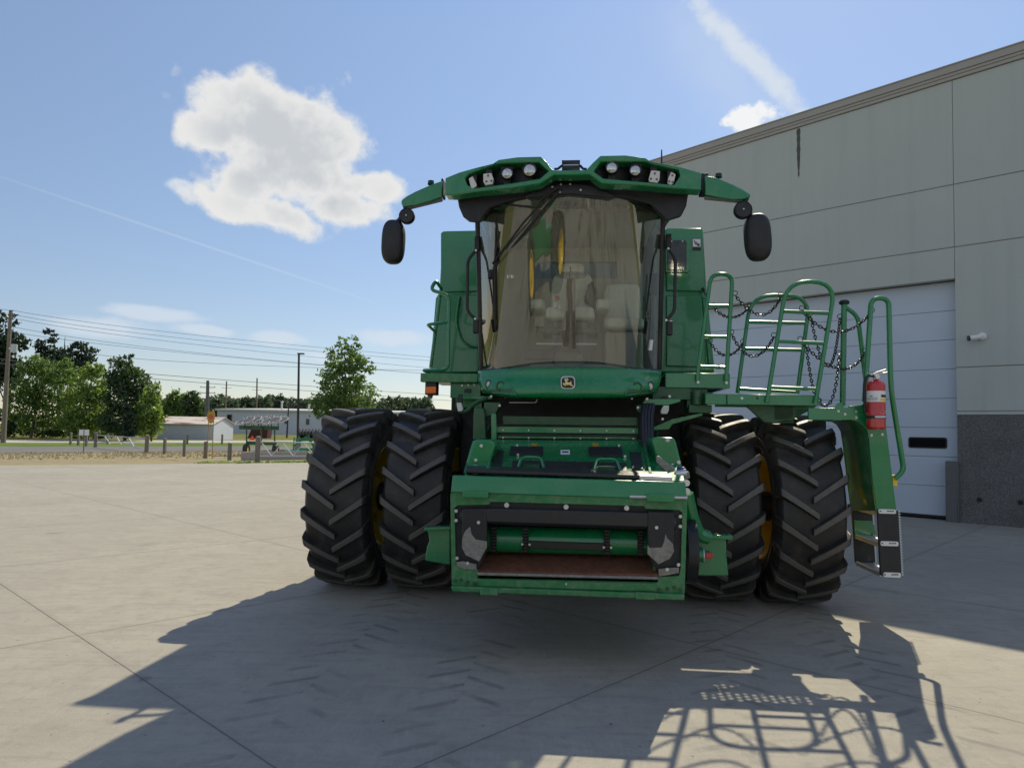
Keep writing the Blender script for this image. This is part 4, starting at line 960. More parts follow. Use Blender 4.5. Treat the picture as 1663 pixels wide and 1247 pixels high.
for k, yy in enumerate((330, 540, 742, 940, 1128)):
    f = (yy - 180) / 555.0 if yy < 735 else 1 + (yy - 735) / 420 * .04
    xl = 285 + (327 - 285) * min(1, (yy - 200) / 535) if yy < 735 else 334 + (yy - 735) * .047; xr = 385 + (452 - 385) * min(1, (yy - 180) / 555) if yy < 735 else 460 + (yy - 735) * .058
    a, b = ZL(xl, yy, yfr), ZL(xr, yy, yfr)
    o = MB(); o.span((a.x + .005, yfr + .04, a.z - .025), (b.x - .005, yrr - .004, a.z - .012))
    for e in (a.x + .005, b.x - .02): o.span((e, yfr + .04, a.z - .045), (e + .015, yrr - .004, a.z - .011))
    for i in range(14):
        yy_ = yfr + .06 + i * .042
        for e in (a.x, b.x - .012): o.add([(e, yy_, a.z - .012), (e + .012, yy_, a.z - .012), (e + .012, yy_ + .025, a.z - .012), (e, yy_ + .025, a.z - .012), (e + .006, yy_ + .0125, a.z + .012)], [(0, 1, 4), (1, 2, 4), (2, 3, 4), (3, 0, 4)])
    o.build('step', 'galv' if yy > 700 else 'dark_green', ld, smooth=0)
o = MB(); fe_ = [ZL(x, y, yfr + .03) for x, y in ((170, 163), (205, 172), (240, 195), (268, 235), (278, 290), (302, 560), (327, 735))]; re_ = [ZL(x, y, yrr) for x, y in ((20, 168), (50, 175), (80, 195), (104, 235), (118, 320), (150, 600), (170, 735))]
n_ = len(fe_); o.add(fe_ + re_, [(k, k + 1, n_ + k + 1, n_ + k) for k in range(n_ - 1)]); o.build('ladder_back', 'dark_green', ld, solid=.01)  # back plate; darker green paints in its unlit side
tt = MB()        # serrated edge along the step sides
for i in range(24):
    t_ = i / 23; p = ZL(463 + 22 * t_, 740 + 400 * t_, yfr + .015)
    tt.add([p + Vector((0, -.01, -.012)), p + Vector((0, .01, -.012)), p + Vector((0, 0, .012)), p + Vector((.022, 0, .0))], [(0, 1, 3), (1, 2, 3), (2, 0, 3), (0, 2, 1)])
    p = ZL(298 + 20 * t_, 745 + 320 * t_, yrr + .01); tt.add([p + Vector((0, -.01, -.012)), p + Vector((0, .01, -.012)), p + Vector((0, 0, .012)), p + Vector((.022, 0, .0))], [(0, 1, 3), (1, 2, 3), (2, 0, 3), (0, 2, 1)])
tt.build('serrated_edge', 'galv', ld, smooth=0)
plate('step_guard', 'green', ZL, [(185, 795), (290, 800), (312, 830), (330, 930), (318, 950), (190, 905)], yrr - .03, .02, ld, .003)
for q in ((83, 108), (125, 127), (196, 110), (197, 148), (292, 260), (360, 255)): bolt('ladder_bolt', ld, ZL(*q, yfr - .003), .013)
o = MB(); p = ZL(437, 550, yfr + .02); o.span(p - Vector((.02, .01, .05)), p + Vector((.03, .03, .06))); o.build('latch_tab', 'yellow', ld, bevel=.008)

# ---- chains
def chain(a, sag, b, lk=.042, m='chain'):
    # quadratic curve through a, the lowest point and b
    c = sag * 2 - (a + b) / 2
    N = 80; pt = [a * (1 - t) ** 2 + c * 2 * t * (1 - t) + b * t * t for t in [k / N for k in range(N + 1)]]
    ln = [0]
    for p, q in zip(pt, pt[1:]): ln.append(ln[-1] + (q - p).length)
    n = max(4, int(ln[-1] / (lk * .76))); o = MB()
    def at(d):
        for i in range(N):
            if ln[i + 1] >= d: return pt[i].lerp(pt[i + 1], (d - ln[i]) / max(1e-6, ln[i + 1] - ln[i]))
        return pt[-1]
    for k in range(n):
        d = (k + .5) * ln[-1] / n; p = at(d); t = (at(min(ln[-1], d + .01)) - at(max(0, d - .01))).normalized()
        s_ = t.cross(Vector((0, 1, 0))).normalized(); w_ = t.cross(s_)
        e = (s_ if k % 2 else w_); 
        e = (s_ * (.9 if k % 2 else .35) + w_ * (.45 if k % 2 else -.95)).normalized()
        loop = []
        for q in range(10):
            an = 2 * math.pi * q / 10; loop.append(p + t * (math.cos(an) * lk * .5) + e * (math.sin(an) * lk * .30))
        o.tube(loop, lk * .135, 5, closed=True)
    for e in (a, b):       # ring at each end
        o.tube([e + Vector((.024 * math.cos(an), 0, .024 * math.sin(an) + .02)) for an in [2 * math.pi * q / 12 for q in range(12)]], .004, 5, closed=True)
    return o.build('chain', m, CH, fix=False)
def zc(x0_, y0_, y0d, xs, ys, x1_, y1_, y1d):
    a, b = Z5(x0_, y0_, y0d), Z5(x1_, y1_, y1d); s_ = Z5(xs, ys, (y0d + y1d) / 2); chain(a, s_, b)
zc(450, 195, -.83, 615, 322, 745, 205, -1.0); zc(428, 445, -.83, 560, 588, 700, 465, -1.0)
zc(312, 275, -.8, 430, 338, 545, 268, yk); zc(290, 500, -.8, 395, 583, 500, 505, yk)
zc(880, 292, -1.02, 1105, 432, 1330, 305, -1.02); zc(870, 490, -1.02, 1120, 668, 1285, 565, -.8)
zc(935, 325, yk, 1045, 655, 1125, 345, -.72); zc(910, 535, yk, 945, 760, 985, 885, -.7); zc(1120, 580, -.72, 1075, 860, 990, 885, -.8)

# ---- fire extinguisher hung on the ladder stringer
feb = Z5(1357, 1058, -1.13); fet = Z5(1352, 752, -1.13)
fe = empty('fire_extinguisher', CM @ Vector((feb.x, feb.y, feb.z)), R(-5.2)); Hf = fet.z - feb.z; rf_ = .083
tag(fe, 'red fire extinguisher with a white label strapped to the green ladder stringer', 'fire extinguisher')
o = MB(); o.lathe([(0, 0), (.0, rf_ * .8), (.02, rf_), (Hf * .93, rf_), (Hf * .98, rf_ * .85), (Hf * 1.02, rf_ * .5), (Hf * 1.05, rf_ * .3), (Hf * 1.05, 0)], 32, 'z'); o.build('cylinder', 'red', fe)
def wrap(name, m, z0, z1, a0, a1, r, par=fe):
    o = MB(); n_ = 20; vs = []
    for k in range(n_ + 1):
        a = R(a0 + (a1 - a0) * k / n_); vs += [(r * math.sin(a), -r * math.cos(a), z0), (r * math.sin(a), -r * math.cos(a), z1)]
    o.add(vs, [(2 * k, 2 * k + 2, 2 * k + 3, 2 * k + 1) for k in range(n_)]); return o.build(name, m, par, smooth=60)
wrap('label', 'white', Hf * .57, Hf * .80, -100, 80, rf_ + .0012); wrap('label_band', 'black', Hf * .665, Hf * .72, 10, 80, rf_ + .002); wrap('label_band', 'yellow', Hf * .59, Hf * .645, 5, 80, rf_ + .002)
wrap('label_mark', 'galv_dark', Hf * .68, Hf * .70, -60, -40, rf_ + .002)
for i in range(5): wrap('label_text', 'galv_dark', Hf * (.605 + .013 * i), Hf * (.609 + .013 * i), -75, -10, rf_ + .002)
wrap('strap', 'black', Hf * .225, Hf * .285, -180, 180, rf_ + .003)
o = MB(); o.span((-.035, -rf_ - .014, Hf * .228), (.035, -rf_ - .002, Hf * .282)); o.tube([(-.05, -rf_ - .01, Hf * .255), (.05, -rf_ - .01, Hf * .255)], .012, 8); o.build('strap_buckle', 'steel', fe, bevel=.004)
dm = [(.002, .35), (.052, .385), (.075, .36), (.04, .315)]
o = MB(); o.add([((rf_ + .002) * math.sin(x / rf_), -(rf_ + .002) * math.cos(x / rf_), Hf * z) for x, z in dm], [(0, 1, 2, 3)]); o.build('diamond_mark', 'white', fe, smooth=0)
o = MB(); o.cyl((0, 0, Hf * 1.04), (0, 0, Hf * 1.15), .022); o.tube([(-.02, 0, Hf * 1.13), (.03, 0, Hf * 1.17), (.10, -.01, Hf * 1.19)], .010, 8); o.tube([(-.02, 0, Hf * 1.15), (.02, 0, Hf * 1.20), (.09, -.01, Hf * 1.25)], .010, 8); o.cyl((0, -.02, Hf * 1.10), (0, -.045, Hf * 1.10), .02); o.build('valve', 'steel', fe)
o = MB(); o.tube([(-.02, 0, Hf * 1.12), (-.08, 0, Hf * 1.13), (-.105, 0, Hf * .95), (-.10, .0, Hf * .35)], .013, 8, fillet=.05); o.build('hose', 'black', fe)

# ---- feeder house
YF = -2.65
fh = empty('feeder_house', parent=CH)
O_ = [(45, 605), (100, 600), (1330, 640), (1336, 650), (1322, 1160), (1180, 1152), (45, 1112), (38, 615)]
I_ = [(60, 690), (80, 676), (252, 672), (262, 656), (1098, 680), (1104, 696), (1290, 702), (1308, 716), (1300, 1010), (1290, 1062), (1176, 1066), (1174, 1098), (185, 1076), (190, 1030), (68, 1000)]
plate('face_frame', 'green_dusty', FZ, O_, YF, .05, fh, .004, [I_])
o = MB(); A, B = FZ(45, 515, YF), FZ(1325, 548, YF)
o.prism([FZ(50, 512, YF + .02), FZ(42, 596, YF - .02), FZ(38, 604, YF - .015), FZ(1336, 646, YF - .015), FZ(1330, 608, YF - .02), FZ(1325, 548, YF + .02)], (0, .10, 0)); o.build('top_beam', 'green', fh, bevel=.006)
for (x0_, x1_, y0_, y1_) in ((105, 250, 598, 633), (1112, 1262, 612, 656)):
    o = MB(); o.span(FZ(x0_, y1_, YF - .07), FZ(x1_, y0_, YF - .02)); o.build('hook_block', 'green', fh, bevel=.006)
MB().tube([FZ(1020, 628, YF - .03), FZ(1335, 634, YF - .03)], .012, 8).build('latch_bar', 'steel', fh)
# black plastic surround with the throat opening
TH_ = [(238, 770), (1122, 800), (1116, 940), (1172, 1036), (1174, 1096), (186, 1074), (190, 1028), (240, 922)]
plate('throat_surround', 'black', FZ, [(52, 684), (80, 668), (250, 664), (262, 650), (1100, 674), (1108, 690), (1298, 694), (1316, 712), (1308, 1015), (1296, 1070), (1180, 1073), (1177, 1104), (180, 1082), (182, 1036), (60, 1006)], YF + .035, .03, fh, .003, [TH_])
o = MB(); o.tube([FZ(98, 735, YF + .035), FZ(235, 735, YF + .035), FZ(1118, 765, YF + .035), FZ(1268, 768, YF + .035)], .062, 14); o.build('upper_roll', 'rubber_black', fh)
plate('upper_baffle', 'rubber_black', FZ, [(232, 690), (1122, 715), (1122, 798), (232, 770)], YF - .03, .03, fh, .012)
for x in (410, 585, 757, 930): MB().span(FZ(x - 4, 765 + x * .03 - 60, YF - .036), FZ(x + 4, 690 + x * .03, YF - .028)).build('baffle_rib', 'black', fh)
for pts in ([(98, 692), (238, 690), (240, 905), (196, 985), (120, 950), (98, 905)], [(1118, 706), (1268, 712), (1266, 930), (1242, 968), (1178, 1000), (1116, 940)]):
    plate('side_deflector', 'black', FZ, pts, YF - .03, .05, fh, .015)
for pts in ([(146, 792), (156, 835), (176, 862), (238, 872), (239, 904), (196, 983), (122, 948), (101, 905), (104, 850), (120, 815)], [(1216, 832), (1228, 858), (1256, 885), (1264, 928), (1241, 967), (1178, 998), (1117, 940), (1118, 890), (1128, 908), (1196, 906), (1210, 870)]):
    plate('worn_patch', 'worn', FZ, pts, YF - .034, .01, fh, .002)
for pts in ([(70, 985), (110, 982), (180, 998), (182, 1030), (110, 1024), (72, 1008)], [(1178, 1024), (1240, 1018), (1290, 1016), (1290, 1046), (1180, 1066)]):
    plate('wear_plate', 'worn', FZ, pts, YF - .012, .02, fh, .003)
for q in ((347, 674), (672, 684), (1003, 690)): bolt('face_bolt', fh, FZ(*q, YF + .0), .019, h=.022)
for q in ((70, 706), (70, 758), (1297, 736), (1297, 790), (193, 769), (1167, 797), (75, 964), (133, 992), (1287, 1000), (1225, 1026), (672, 1104)): bolt('face_bolt', fh, FZ(*q, YF - (.034 if q[0] in (193, 1167) else .014 if q[1] > 980 and q[1] < 1030 else .004)), .013)
for q in ((65, 1090), (97, 1084), (132, 1096), (172, 1103), (1185, 1138), (1227, 1134), (1265, 1126), (1298, 1139)): bolt('face_bolt', fh, FZ(*q, YF - .003), .015, 'dark_green')
# bottom beam and lip
o = MB(); o.prism([FZ(x, y, YF - .012) for x, y in ((190, 1080), (1168, 1103), (1168, 1150), (190, 1118))], (0, .05, 0)); o.build('bottom_beam', 'green_dusty', fh, bevel=.006)
o = MB(); o.prism([FZ(x, y, YF - .05) for x, y in ((42, 1118), (1322, 1164), (1320, 1196), (46, 1148))], (0, .16, 0)); o.build('bottom_lip', 'green_dusty', fh, bevel=.008)
for (x0_, x1_) in ((200, 300), (1052, 1160)): MB().span(FZ(x0_, 1160 + x0_ * .028, YF - .062), FZ(x1_, 1122 + x0_ * .028, YF - .045)).build('lip_tab', 'green_dusty', fh, bevel=.004)
# inside the throat: drum, slats, chains, worn floor
o = MB(); o.cyl(FZ(240, 858, YF + .30), FZ(1120, 880, YF + .30), .105, None, 28); o.build('front_drum', 'green', fh)
for x in (275, 450, 895, 1080):
    o = MB(); dyy = (x - 240) * .025
    for k in range(8):
        p = FZ(x, 800 + k * 17 + dyy, YF + .19 - (.02 * math.sin(k / 7 * math.pi))); o.span(p - Vector((.016, .012, .007)), p + Vector((.016, .012, .007)))
        o.cyl(p + Vector((-.024, 0, -.011)), p + Vector((.024, 0, -.011)), .006, None, 6)
    for s_ in (-.02, .02): o.span(FZ(x, 935 + dyy, YF + .195) + Vector((s_ - .003, 0, 0)), FZ(x, 795 + dyy, YF + .185) + Vector((s_ + .003, 0, 0)))
    o.build('feeder_chain', 'chain', fh)
o = MB(); o.span(FZ(470, 908, YF + .20), FZ(880, 884, YF + .17)); sl2 = o.build('slat', 'chain', fh, bevel=.004)
for q in ((432, 888), (472, 890), (878, 905), (918, 906)): bolt('slat_bolt', sl2, FZ(*q, YF + .165), .009)
o = MB(); a, b, c, d = FZ(240, 918, YF + .42), FZ(1116, 938, YF + .42), FZ(1176, 1052, YF - .0), FZ(188, 1036, YF - .0)
o.hexa([d - Vector((0, 0, .03)), c - Vector((0, 0, .03)), b - Vector((0, 0, .03)), a - Vector((0, 0, .03)), d, c, b, a]); o.build('throat_floor', 'rust', fh)
o = MB(); o.tube([FZ(186, 1050, YF - .01), FZ(1176, 1074, YF - .01)], .012, 10); o.build('floor_edge', 'worn', fh)
o = MB(); a, b = FZ(225, 800, YF + .62), FZ(1130, 950, YF + .62); o.span((a.x, a.y, b.z - .2), (b.x, b.y + .02, a.z + .2)); o.build('throat_back', 'rubber_black', fh)
for s_, xx in ((-1, 215), (1, 1140)):
    p = FZ(xx, 900, YF + .3); MB().span((p.x - .01, YF + .07, p.z - .35), (p.x + .01, YF + .64, p.z + .28)).build('throat_side', 'dark_green', fh)
# side walls and sloping top
yA, yB = -2.56, -1.30
def tp(x, y, t): return FZ(x, y, yA + (yB - yA) * t)
A, B, C_, D_ = FZ(110, 498, yA), FZ(1320, 542, yA), FZ(1262, 318, yB), FZ(158, 322, yB)
def ontop(u, v, h=.0):     # u across 0..1, v from front 0..1
    return (A.lerp(B, u)).lerp(D_.lerp(C_, u), v) + Vector((0, 0, h))
o = MB(); o.grid(lambda i, j: (A.lerp(B, i)).lerp(D_.lerp(C_, i), j), 12, 12); o.build('top_plate', 'green', fh, solid=.0)
def slab(name, m, us, vs_, h0, h1, bev=.004):
    (u0, u1), (v0, v1) = us, vs_
    o = MB(); o.hexa([ontop(u0, v0, h0), ontop(u1, v0, h0), ontop(u1, v1, h0), ontop(u0, v1, h0), ontop(u0, v0, h1), ontop(u1, v0, h1), ontop(u1, v1, h1), ontop(u0, v1, h1)]); return o.build(name, m, fh, bevel=bev)
slab('tread_strip', 'rubber_black', (.01, .93), (.0, .10), .004, .03)
slab('tread_strip', 'steel', (.80, .945), (-.02, .03), .002, .034)  # bright steel end stands for sunlight on the black strip
slab('tread_pad', 'black', (.22, .75), (.14, .34), .002, .012)
slab('tread_pad', 'black', (.20, .36), (.50, .76), .002, .012); slab('tread_pad', 'black', (.58, .74), (.50, .76), .002, .012)
slab('tread_pad', 'black', (.125, .17), (.2, .62), .002, .012); slab('tread_pad', 'black', (.775, .825), (.2, .62), .002, .012)
slab('rib', 'green', (.105, .118), (.05, .95), .0, .035); slab('rib', 'green', (.845, .858), (.05, .95), .0, .035)
slab('decal', 'white', (.445, .49), (.56, .68), .002, .004, 0)
for us_, vs2 in (((.60, .63), (.80, .90)), ((.30, .33), (.80, .90)), ((.905, .93), (.55, .68))): slab('warning_decal', 'signyellow', us_, vs2, .002, .0035, 0)
slab('decal_mark', 'navy', (.452, .483), (.60, .64), .004, .0055, 0)
for u in (.31, .66):
    o = MB(); o.tube([ontop(u - .06, .12, .02), ontop(u - .045, .24, .07), ontop(u + .045, .24, .07), ontop(u + .06, .12, .02)], .012, 8, fillet=.05); o.build('lift_handle', 'green', fh)
    slab('handle_pocket', 'dark_green', (u - .04, u + .04), (.12, .22), .012, .02)
for (u, v) in ((.23, .8), (.73, .8), (.24, .5), (.75, .5)): 
    o = MB(); p = ontop(u, v, .0); o.cyl(p, p + Vector((0, 0, .02)), .014, None, 8); o.build('top_bolt', 'steel', fh)
# shoulders
plate('shoulder', 'green', FZ, [(112, 505), (118, 462), (160, 330), (178, 314), (262, 316), (286, 345), (250, 470), (236, 490)], -2.2, .5, fh, .02)
plate('shoulder', 'green', FZ, [(1140, 312), (1180, 302), (1262, 306), (1275, 330), (1318, 505), (1300, 520), (1200, 505), (1165, 420)], -2.1, .5, fh, .02)
for q in ((178, 428), (208, 350)): bolt('shoulder_bolt', fh, FZ(*q, -2.215), .014, 'steel')
bolt('shoulder_bolt', fh, FZ(1228, 318, -2.115), .018, 'galv'); bolt('shoulder_bolt', fh, FZ(1288, 440, -2.115), .016, 'steel'); bolt('shoulder_bolt', fh, FZ(1254, 456, -2.115), .014, 'steel')
o = MB(); o.prism([FZ(x, y, -2.3) for x, y in ((1166, 408), (1180, 405), (1290, 492), (1345, 490), (1352, 528), (1270, 545), (1165, 440))], (0, .04, 0)); lt = o.build('latch_linkage', 'worn', fh, bevel=.008)
o = MB(); o.tube([FZ(1270, 505, -2.36), FZ(1330, 495, -2.36)], .03, 10); o.build('hydraulic_coupler', 'steel', lt); o = MB(); o.tube([FZ(1285, 475, -2.36), FZ(1310, 478, -2.34), FZ(1320, 500, -2.33)], .022, 8); o.build('coupler_cap', 'navy', lt)
for q in ((1328, 552), (1330, 598)): 
    o = MB(); p = FZ(*q, -2.58); o.cyl(p, p - Vector((0, .03, 0)), .026, None, 14); o.build('pin', 'steel', fh)
o = MB(); a, b = FZ(160, 488, -2.45), FZ(190, 485, -2.45); o.cyl(a, b, .03); o.build('pin', 'galv', fh)
sw2 = MB()
for s_, (x, y) in ((-1, (55, 620)), (1, (1322, 660))):
    p = FZ(x, y, YF + .05); q = D_ if s_ < 0 else C_
    sw2.prism([Vector((p.x - .02 * (s_ > 0), YF + .05, .62)), Vector((p.x - .02 * (s_ > 0), YF + .05, p.z - .02)), Vector((p.x * .97, yB + .7, 1.85)), Vector((p.x * .97, yB + .7, 1.05))], (.02, 0, 0))
sw2.build('side_wall', 'green', fh)
a, b = FZ(60, 1120, YF + .1), FZ(1310, 1160, YF + .1); o = MB(); o.hexa([(a.x, YF + .1, .58), (b.x, YF + .1, .58), (b.x, yB + .6, 1.0), (a.x, yB + .6, 1.0), (a.x, YF + .1, .60), (b.x, YF + .1, .60), (b.x, yB + .6, 1.02), (a.x, yB + .6, 1.02)]); o.build('bottom_plate', 'dark_green', fh)
# cross rails between feeder house and cab
for (x0_, x1_, y0_, y1_, yl, m, nm) in ((325, 1062, 186, 234, -1.05, 'dark_green', 'cross_rail'), (292, 1066, 244, 278, -1.18, 'green', 'cross_rail'), (300, 1056, 296, 309, -1.24, 'green_dusty', 'cross_rail'), (300, 1062, 318, 348, -1.28, 'green', 'cross_rail'), (300, 1060, 280, 294, -1.15, 'rubber_black', 'gap_shade_bar'), (290, 1065, 232, 246, -1.0, 'rubber_black', 'gap_shade_bar')):  # black bars between the rails paint in the shade of the gaps
    o = MB(); dy_ = 8 if y1_ < 300 else 6
    o.prism([FZ(x0_, y0_, yl), FZ(x1_, y0_ + dy_, yl), FZ(x1_, y1_ + dy_, yl), FZ(x0_, y1_, yl)], (0, .08, 0)); r0 = o.build(nm, m, fh, bevel=.005)
    if nm == 'cross_rail' and y0_ > 240:
        for xb in (327, 467, 608, 750, 893, 1040): bolt('rail_bolt', r0, FZ(xb, (y0_ + y1_) / 2 + (xb - 300) * .008 + 3, yl - .002), .008)
for (x0_, x1_, y0_, y1_) in ((345, 395, 318, 335), (970, 1022, 325, 342)): MB().span(FZ(x0_, y1_, -1.286), FZ(x1_, y0_, -1.279)).build('rail_plate', 'dark_green', fh, bevel=.003)
# uprights, hoses and mounts under the cab
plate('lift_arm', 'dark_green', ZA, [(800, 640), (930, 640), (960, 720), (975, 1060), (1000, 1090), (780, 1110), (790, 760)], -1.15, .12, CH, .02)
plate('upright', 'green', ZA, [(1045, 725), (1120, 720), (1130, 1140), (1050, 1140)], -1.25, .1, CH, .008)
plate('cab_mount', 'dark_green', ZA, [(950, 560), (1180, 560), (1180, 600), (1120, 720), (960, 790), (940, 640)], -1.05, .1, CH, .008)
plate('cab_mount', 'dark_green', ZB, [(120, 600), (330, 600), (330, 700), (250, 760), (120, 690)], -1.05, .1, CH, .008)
o = MB(); o.tube([ZA(590, 700, -.9), ZA(700, 690, -.9), ZA(830, 560, -.9), ZA(1000, 500, -.9)], .022, 8, fillet=.1); o.build('hydraulic_hose', 'dark_green', CH)
o = MB()
for dx in (0, 40, 85, 130): o.tube([ZB(230 + dx, 600, -1.1), ZB(200 + dx, 800, -1.3), ZB(210 + dx, 1000, -1.45), ZB(240 + dx * .7, 1280, -1.6)], .024, 8, fillet=.1)
o.build('hydraulic_hose', 'black', CH)
for pts, Z in (([(548, 570), (612, 568), (640, 650), (630, 690), (570, 698), (556, 660)], ZA), ([(510, 608), (592, 608), (590, 680), (568, 732), (478, 732), (470, 690)], ZB)):
    o = MB(); o.prism([Z(x, y, -.95) for x, y in pts], (0, .05, 0)); lg = o.build('lower_work_light', 'white_lamp', CH, bevel=.006)
    c = sum((Z(x, y, -.9) for x, y in pts), Vector()) / len(pts); MB().span(c + Vector((-.02, .0, .02)), c + Vector((.02, .05, .14))).build('lamp_bracket', 'black', lg)
o = MB(); o.tube([ZA(1310, 566, -.95), ZA(1700, 568, -.95), ZA(1720, 480, -.95)], .006, 6, fillet=.02); o.build('cable', 'white', CH)
for q in ((1170, 610, ZA), (1255, 485, ZA), (1380, 485, ZA), (1048, 478, ZA), (55, 505, ZB), (275, 515, ZB), (142, 640, ZB), (500, 805, ZB)): bolt('mount_bolt', CH, q[2](q[0], q[1], -1.08), .012)
# curved stalk shields beside the wheels
plate('stalk_shield', 'green', Z3, [(728, 822), (870, 818), (870, 1030), (728, 1006), (738, 930), (752, 895), (746, 850)], -2.0, .03, CH, .01)
o = MB(); o.prism([Z3(x, y, -2.04) for x, y in ((724, 820), (872, 814), (872, 832), (724, 838))], (0, .12, 0)); o.build('shield_flange', 'green', CH, bevel=.006)
plate('stalk_shield', 'green', Z6, [(150, 830), (215, 800), (345, 806), (346, 900), (358, 1022), (152, 1022)], -2.0, .03, CH, .01)
o = MB(); o.prism([Z6(x, y, -2.04) for x, y in ((205, 790), (382, 796), (380, 820), (210, 812))], (0, .12, 0)); o.build('shield_flange', 'green', CH, bevel=.006)
o = MB(); o.tube([Z6(120, 560, -2.15), Z6(150, 700, -2.1), Z6(190, 790, -2.05), Z6(240, 805, -2.02)], .06, 10, fillet=.1); o.build('shield_arm', 'green', CH)
o = MB(); o.lathe([(0, 0), (0, .24), (-.03, .26), (.05, .27), (.06, 0)], 32, 'x', Z6(128, 880, -2.1)); o.build('drive_pulley', 'rubber_black', CH)
o = MB(); p = Z6(190, 905, -2.06); o.cyl(p - Vector((.06, 0, 0)), p + Vector((.03, 0, 0)), .055); o.build('drive_coupler', 'green', CH)
o = MB(); o.cyl(p + Vector((.03, 0, 0)), p + Vector((.04, 0, 0)), .06); o.build('coupler_ring', 'galv', CH); MB().span(p + Vector((.05, -.03, -.02)), p + Vector((.11, .02, .025))).build('coupler_plug', 'red', CH, bevel=.006)
# ------------------------------------------------------------------ trees
def crown(name, m, ells, n, size, parent, seed, clump=.16, per=14):
    """leaf-sized faces in clumps through the volume; ells: (centre, radii)"""
    rr = random.Random(seed); vs = []; fs = []
    wts = [e[1][0] * e[1][1] * e[1][2] for e in ells]
    cl = max(1, n // per)
    for _ in range(cl):
        c, r = rr.choices(ells, wts)[0]
        while True:
            p = Vector((rr.uniform(-1, 1), rr.uniform(-1, 1), rr.uniform(-1, 1)))
            if .12 < p.length < 1: break
        p = p.normalized() * (p.length ** .55) * rr.uniform(.85, 1.08)
        cc = c + Vector((p.x * r[0], p.y * r[1], p.z * r[2]))
        sc = clump * (r[0] + r[2]) * rr.uniform(.6, 1.4)
        for _k in range(per):
            q = cc + Vector((rr.gauss(0, .45), rr.gauss(0, .45), rr.gauss(0, .32))) * sc
            a = Vector((rr.gauss(0, 1), rr.gauss(0, 1), rr.gauss(0, .7))).normalized(); b = a.orthogonal().normalized()
            b = Matrix.Rotation(rr.uniform(0, 6.28), 3, a) @ b
            l = size * rr.uniform(.6, 1.3); w_ = l * .42; d = b.cross(a)
            o = len(vs); vs += [q - b * l, q + d * w_ - b * l * .1, q + b * l, q - d * w_ - b * l * .1]; fs.append((o, o + 1, o + 2, o + 3))
    o = MB(); o.add(vs, fs); return o.build(name, m, parent, smooth=0, fix=False)
def tree(name, px, py, Y, top, ells, m, n, size, label, seed, cat='tree', group=None, trunk=True, per=14, clump=.16, limbs=7, tr=.012):
    """ells are given as picture ellipses (cx, cy, rx, ry) at distance Y and get real depth"""
    base = atY(px, py, Y); base.z = -.02; k = Y / FPX
    t = empty(name, base); tag(t, label, cat, group)
    E_ = []
    for (cx, cy, rx, ry) in ells:
        c = atY(cx, cy, Y) - base; rr = random.Random(cx * 7 + cy); E_.append((c + Vector((0, rr.uniform(-.4, .4) * rx * k, 0)), (rx * k, rx * k * .9, ry * k)))
    crown('crown', m, E_, n, size, t, seed, clump, per)
    if trunk:
        H = max(e[0].z + e[1][2] * .5 for e in E_); rr = random.Random(seed + 9); o = MB(); cx = sum(e[0].x for e in E_) / len(E_)
        o.tube([(0, 0, -.1), (cx * .3, 0, H * .35), (cx * .8, 0, H * .7), (cx, 0, H * .95)], [H * tr * 1.5, H * tr * 1.1, H * tr * .6, H * .002], 8)
        for i in range(limbs):
            c, r = rr.choice(E_); z0 = H * rr.uniform(.18, .65); tp_ = c + Vector((rr.uniform(-.7, .7) * r[0], rr.uniform(-.7, .7) * r[1], rr.uniform(-.2, .6) * r[2]))
            o.tube([(cx * .4 * z0 / H, 0, z0), Vector((cx * .5, 0, z0)).lerp(tp_, .5) + Vector((0, 0, H * .02)), tp_], [H * tr * .5, H * tr * .3, H * .002], 6)
        o.build('trunk', 'bark', t)
    return t
GT = 'trees beyond the road'
tree('pine_tree', 14, 711, 92, 505, [(12, 520, 16, 16), (20, 555, 24, 16), (2, 560, 24, 28), (10, 600, 26, 26), (-12, 590, 24, 50)], 'needle', 4200, .30, 'dark pine half cut off by the left edge behind the wooden utility pole', 1, group=GT, clump=.15)
tree('pine_tree', 92, 709, 96, 530, [(80, 545, 10, 14), (72, 562, 20, 14), (84, 580, 28, 16), (130, 568, 24, 12), (122, 586, 34, 14), (100, 604, 42, 18), (142, 582, 14, 10)], 'needle', 5200, .30, 'broad dark pine with a pointed top and layered boughs, rising above the leafy trees', 2, group=GT, clump=.15)
tree('leafy_tree', 50, 711, 86, 580, [(55, 618, 30, 40), (95, 625, 26, 42), (38, 660, 30, 38), (85, 668, 34, 30), (60, 590, 14, 22), (110, 605, 14, 22)], 'leaf_mid', 6000, .26, 'loose mid-green tree just right of the wooden utility pole', 3, group=GT, per=10)
tree('leafy_tree', 142, 711, 84, 585, [(148, 622, 26, 32), (132, 655, 34, 32), (165, 660, 22, 34), (140, 685, 40, 20), (155, 598, 10, 14)], 'leaf_bright', 5200, .26, 'bright yellow-green tree in the middle of the tree group', 4, group=GT, per=10)
tree('leafy_tree', 203, 710, 82, 565, [(204, 580, 10, 16), (200, 600, 24, 20), (206, 622, 34, 24), (206, 650, 40, 30), (200, 682, 40, 24)], 'leaf_dark', 6500, .26, 'tall dark tree with a pointed crown, rightmost of the group', 5, group=GT, per=12)
tree('leafy_tree', 246, 712, 80, 610, [(246, 640, 13, 20), (244, 665, 18, 26), (238, 692, 22, 18), (254, 680, 10, 22)], 'leaf_bright', 2600, .24, 'small light green tree at the right end of the group, beside the shed', 6, group=GT, per=9)
tree('juniper', 209, 712, 78, 655, [(208, 672, 8, 16), (208, 692, 10, 20)], 'needle', 1500, .2, 'narrow dark juniper bush at the foot of the tall pointed tree', 7, cat='bush', trunk=False)
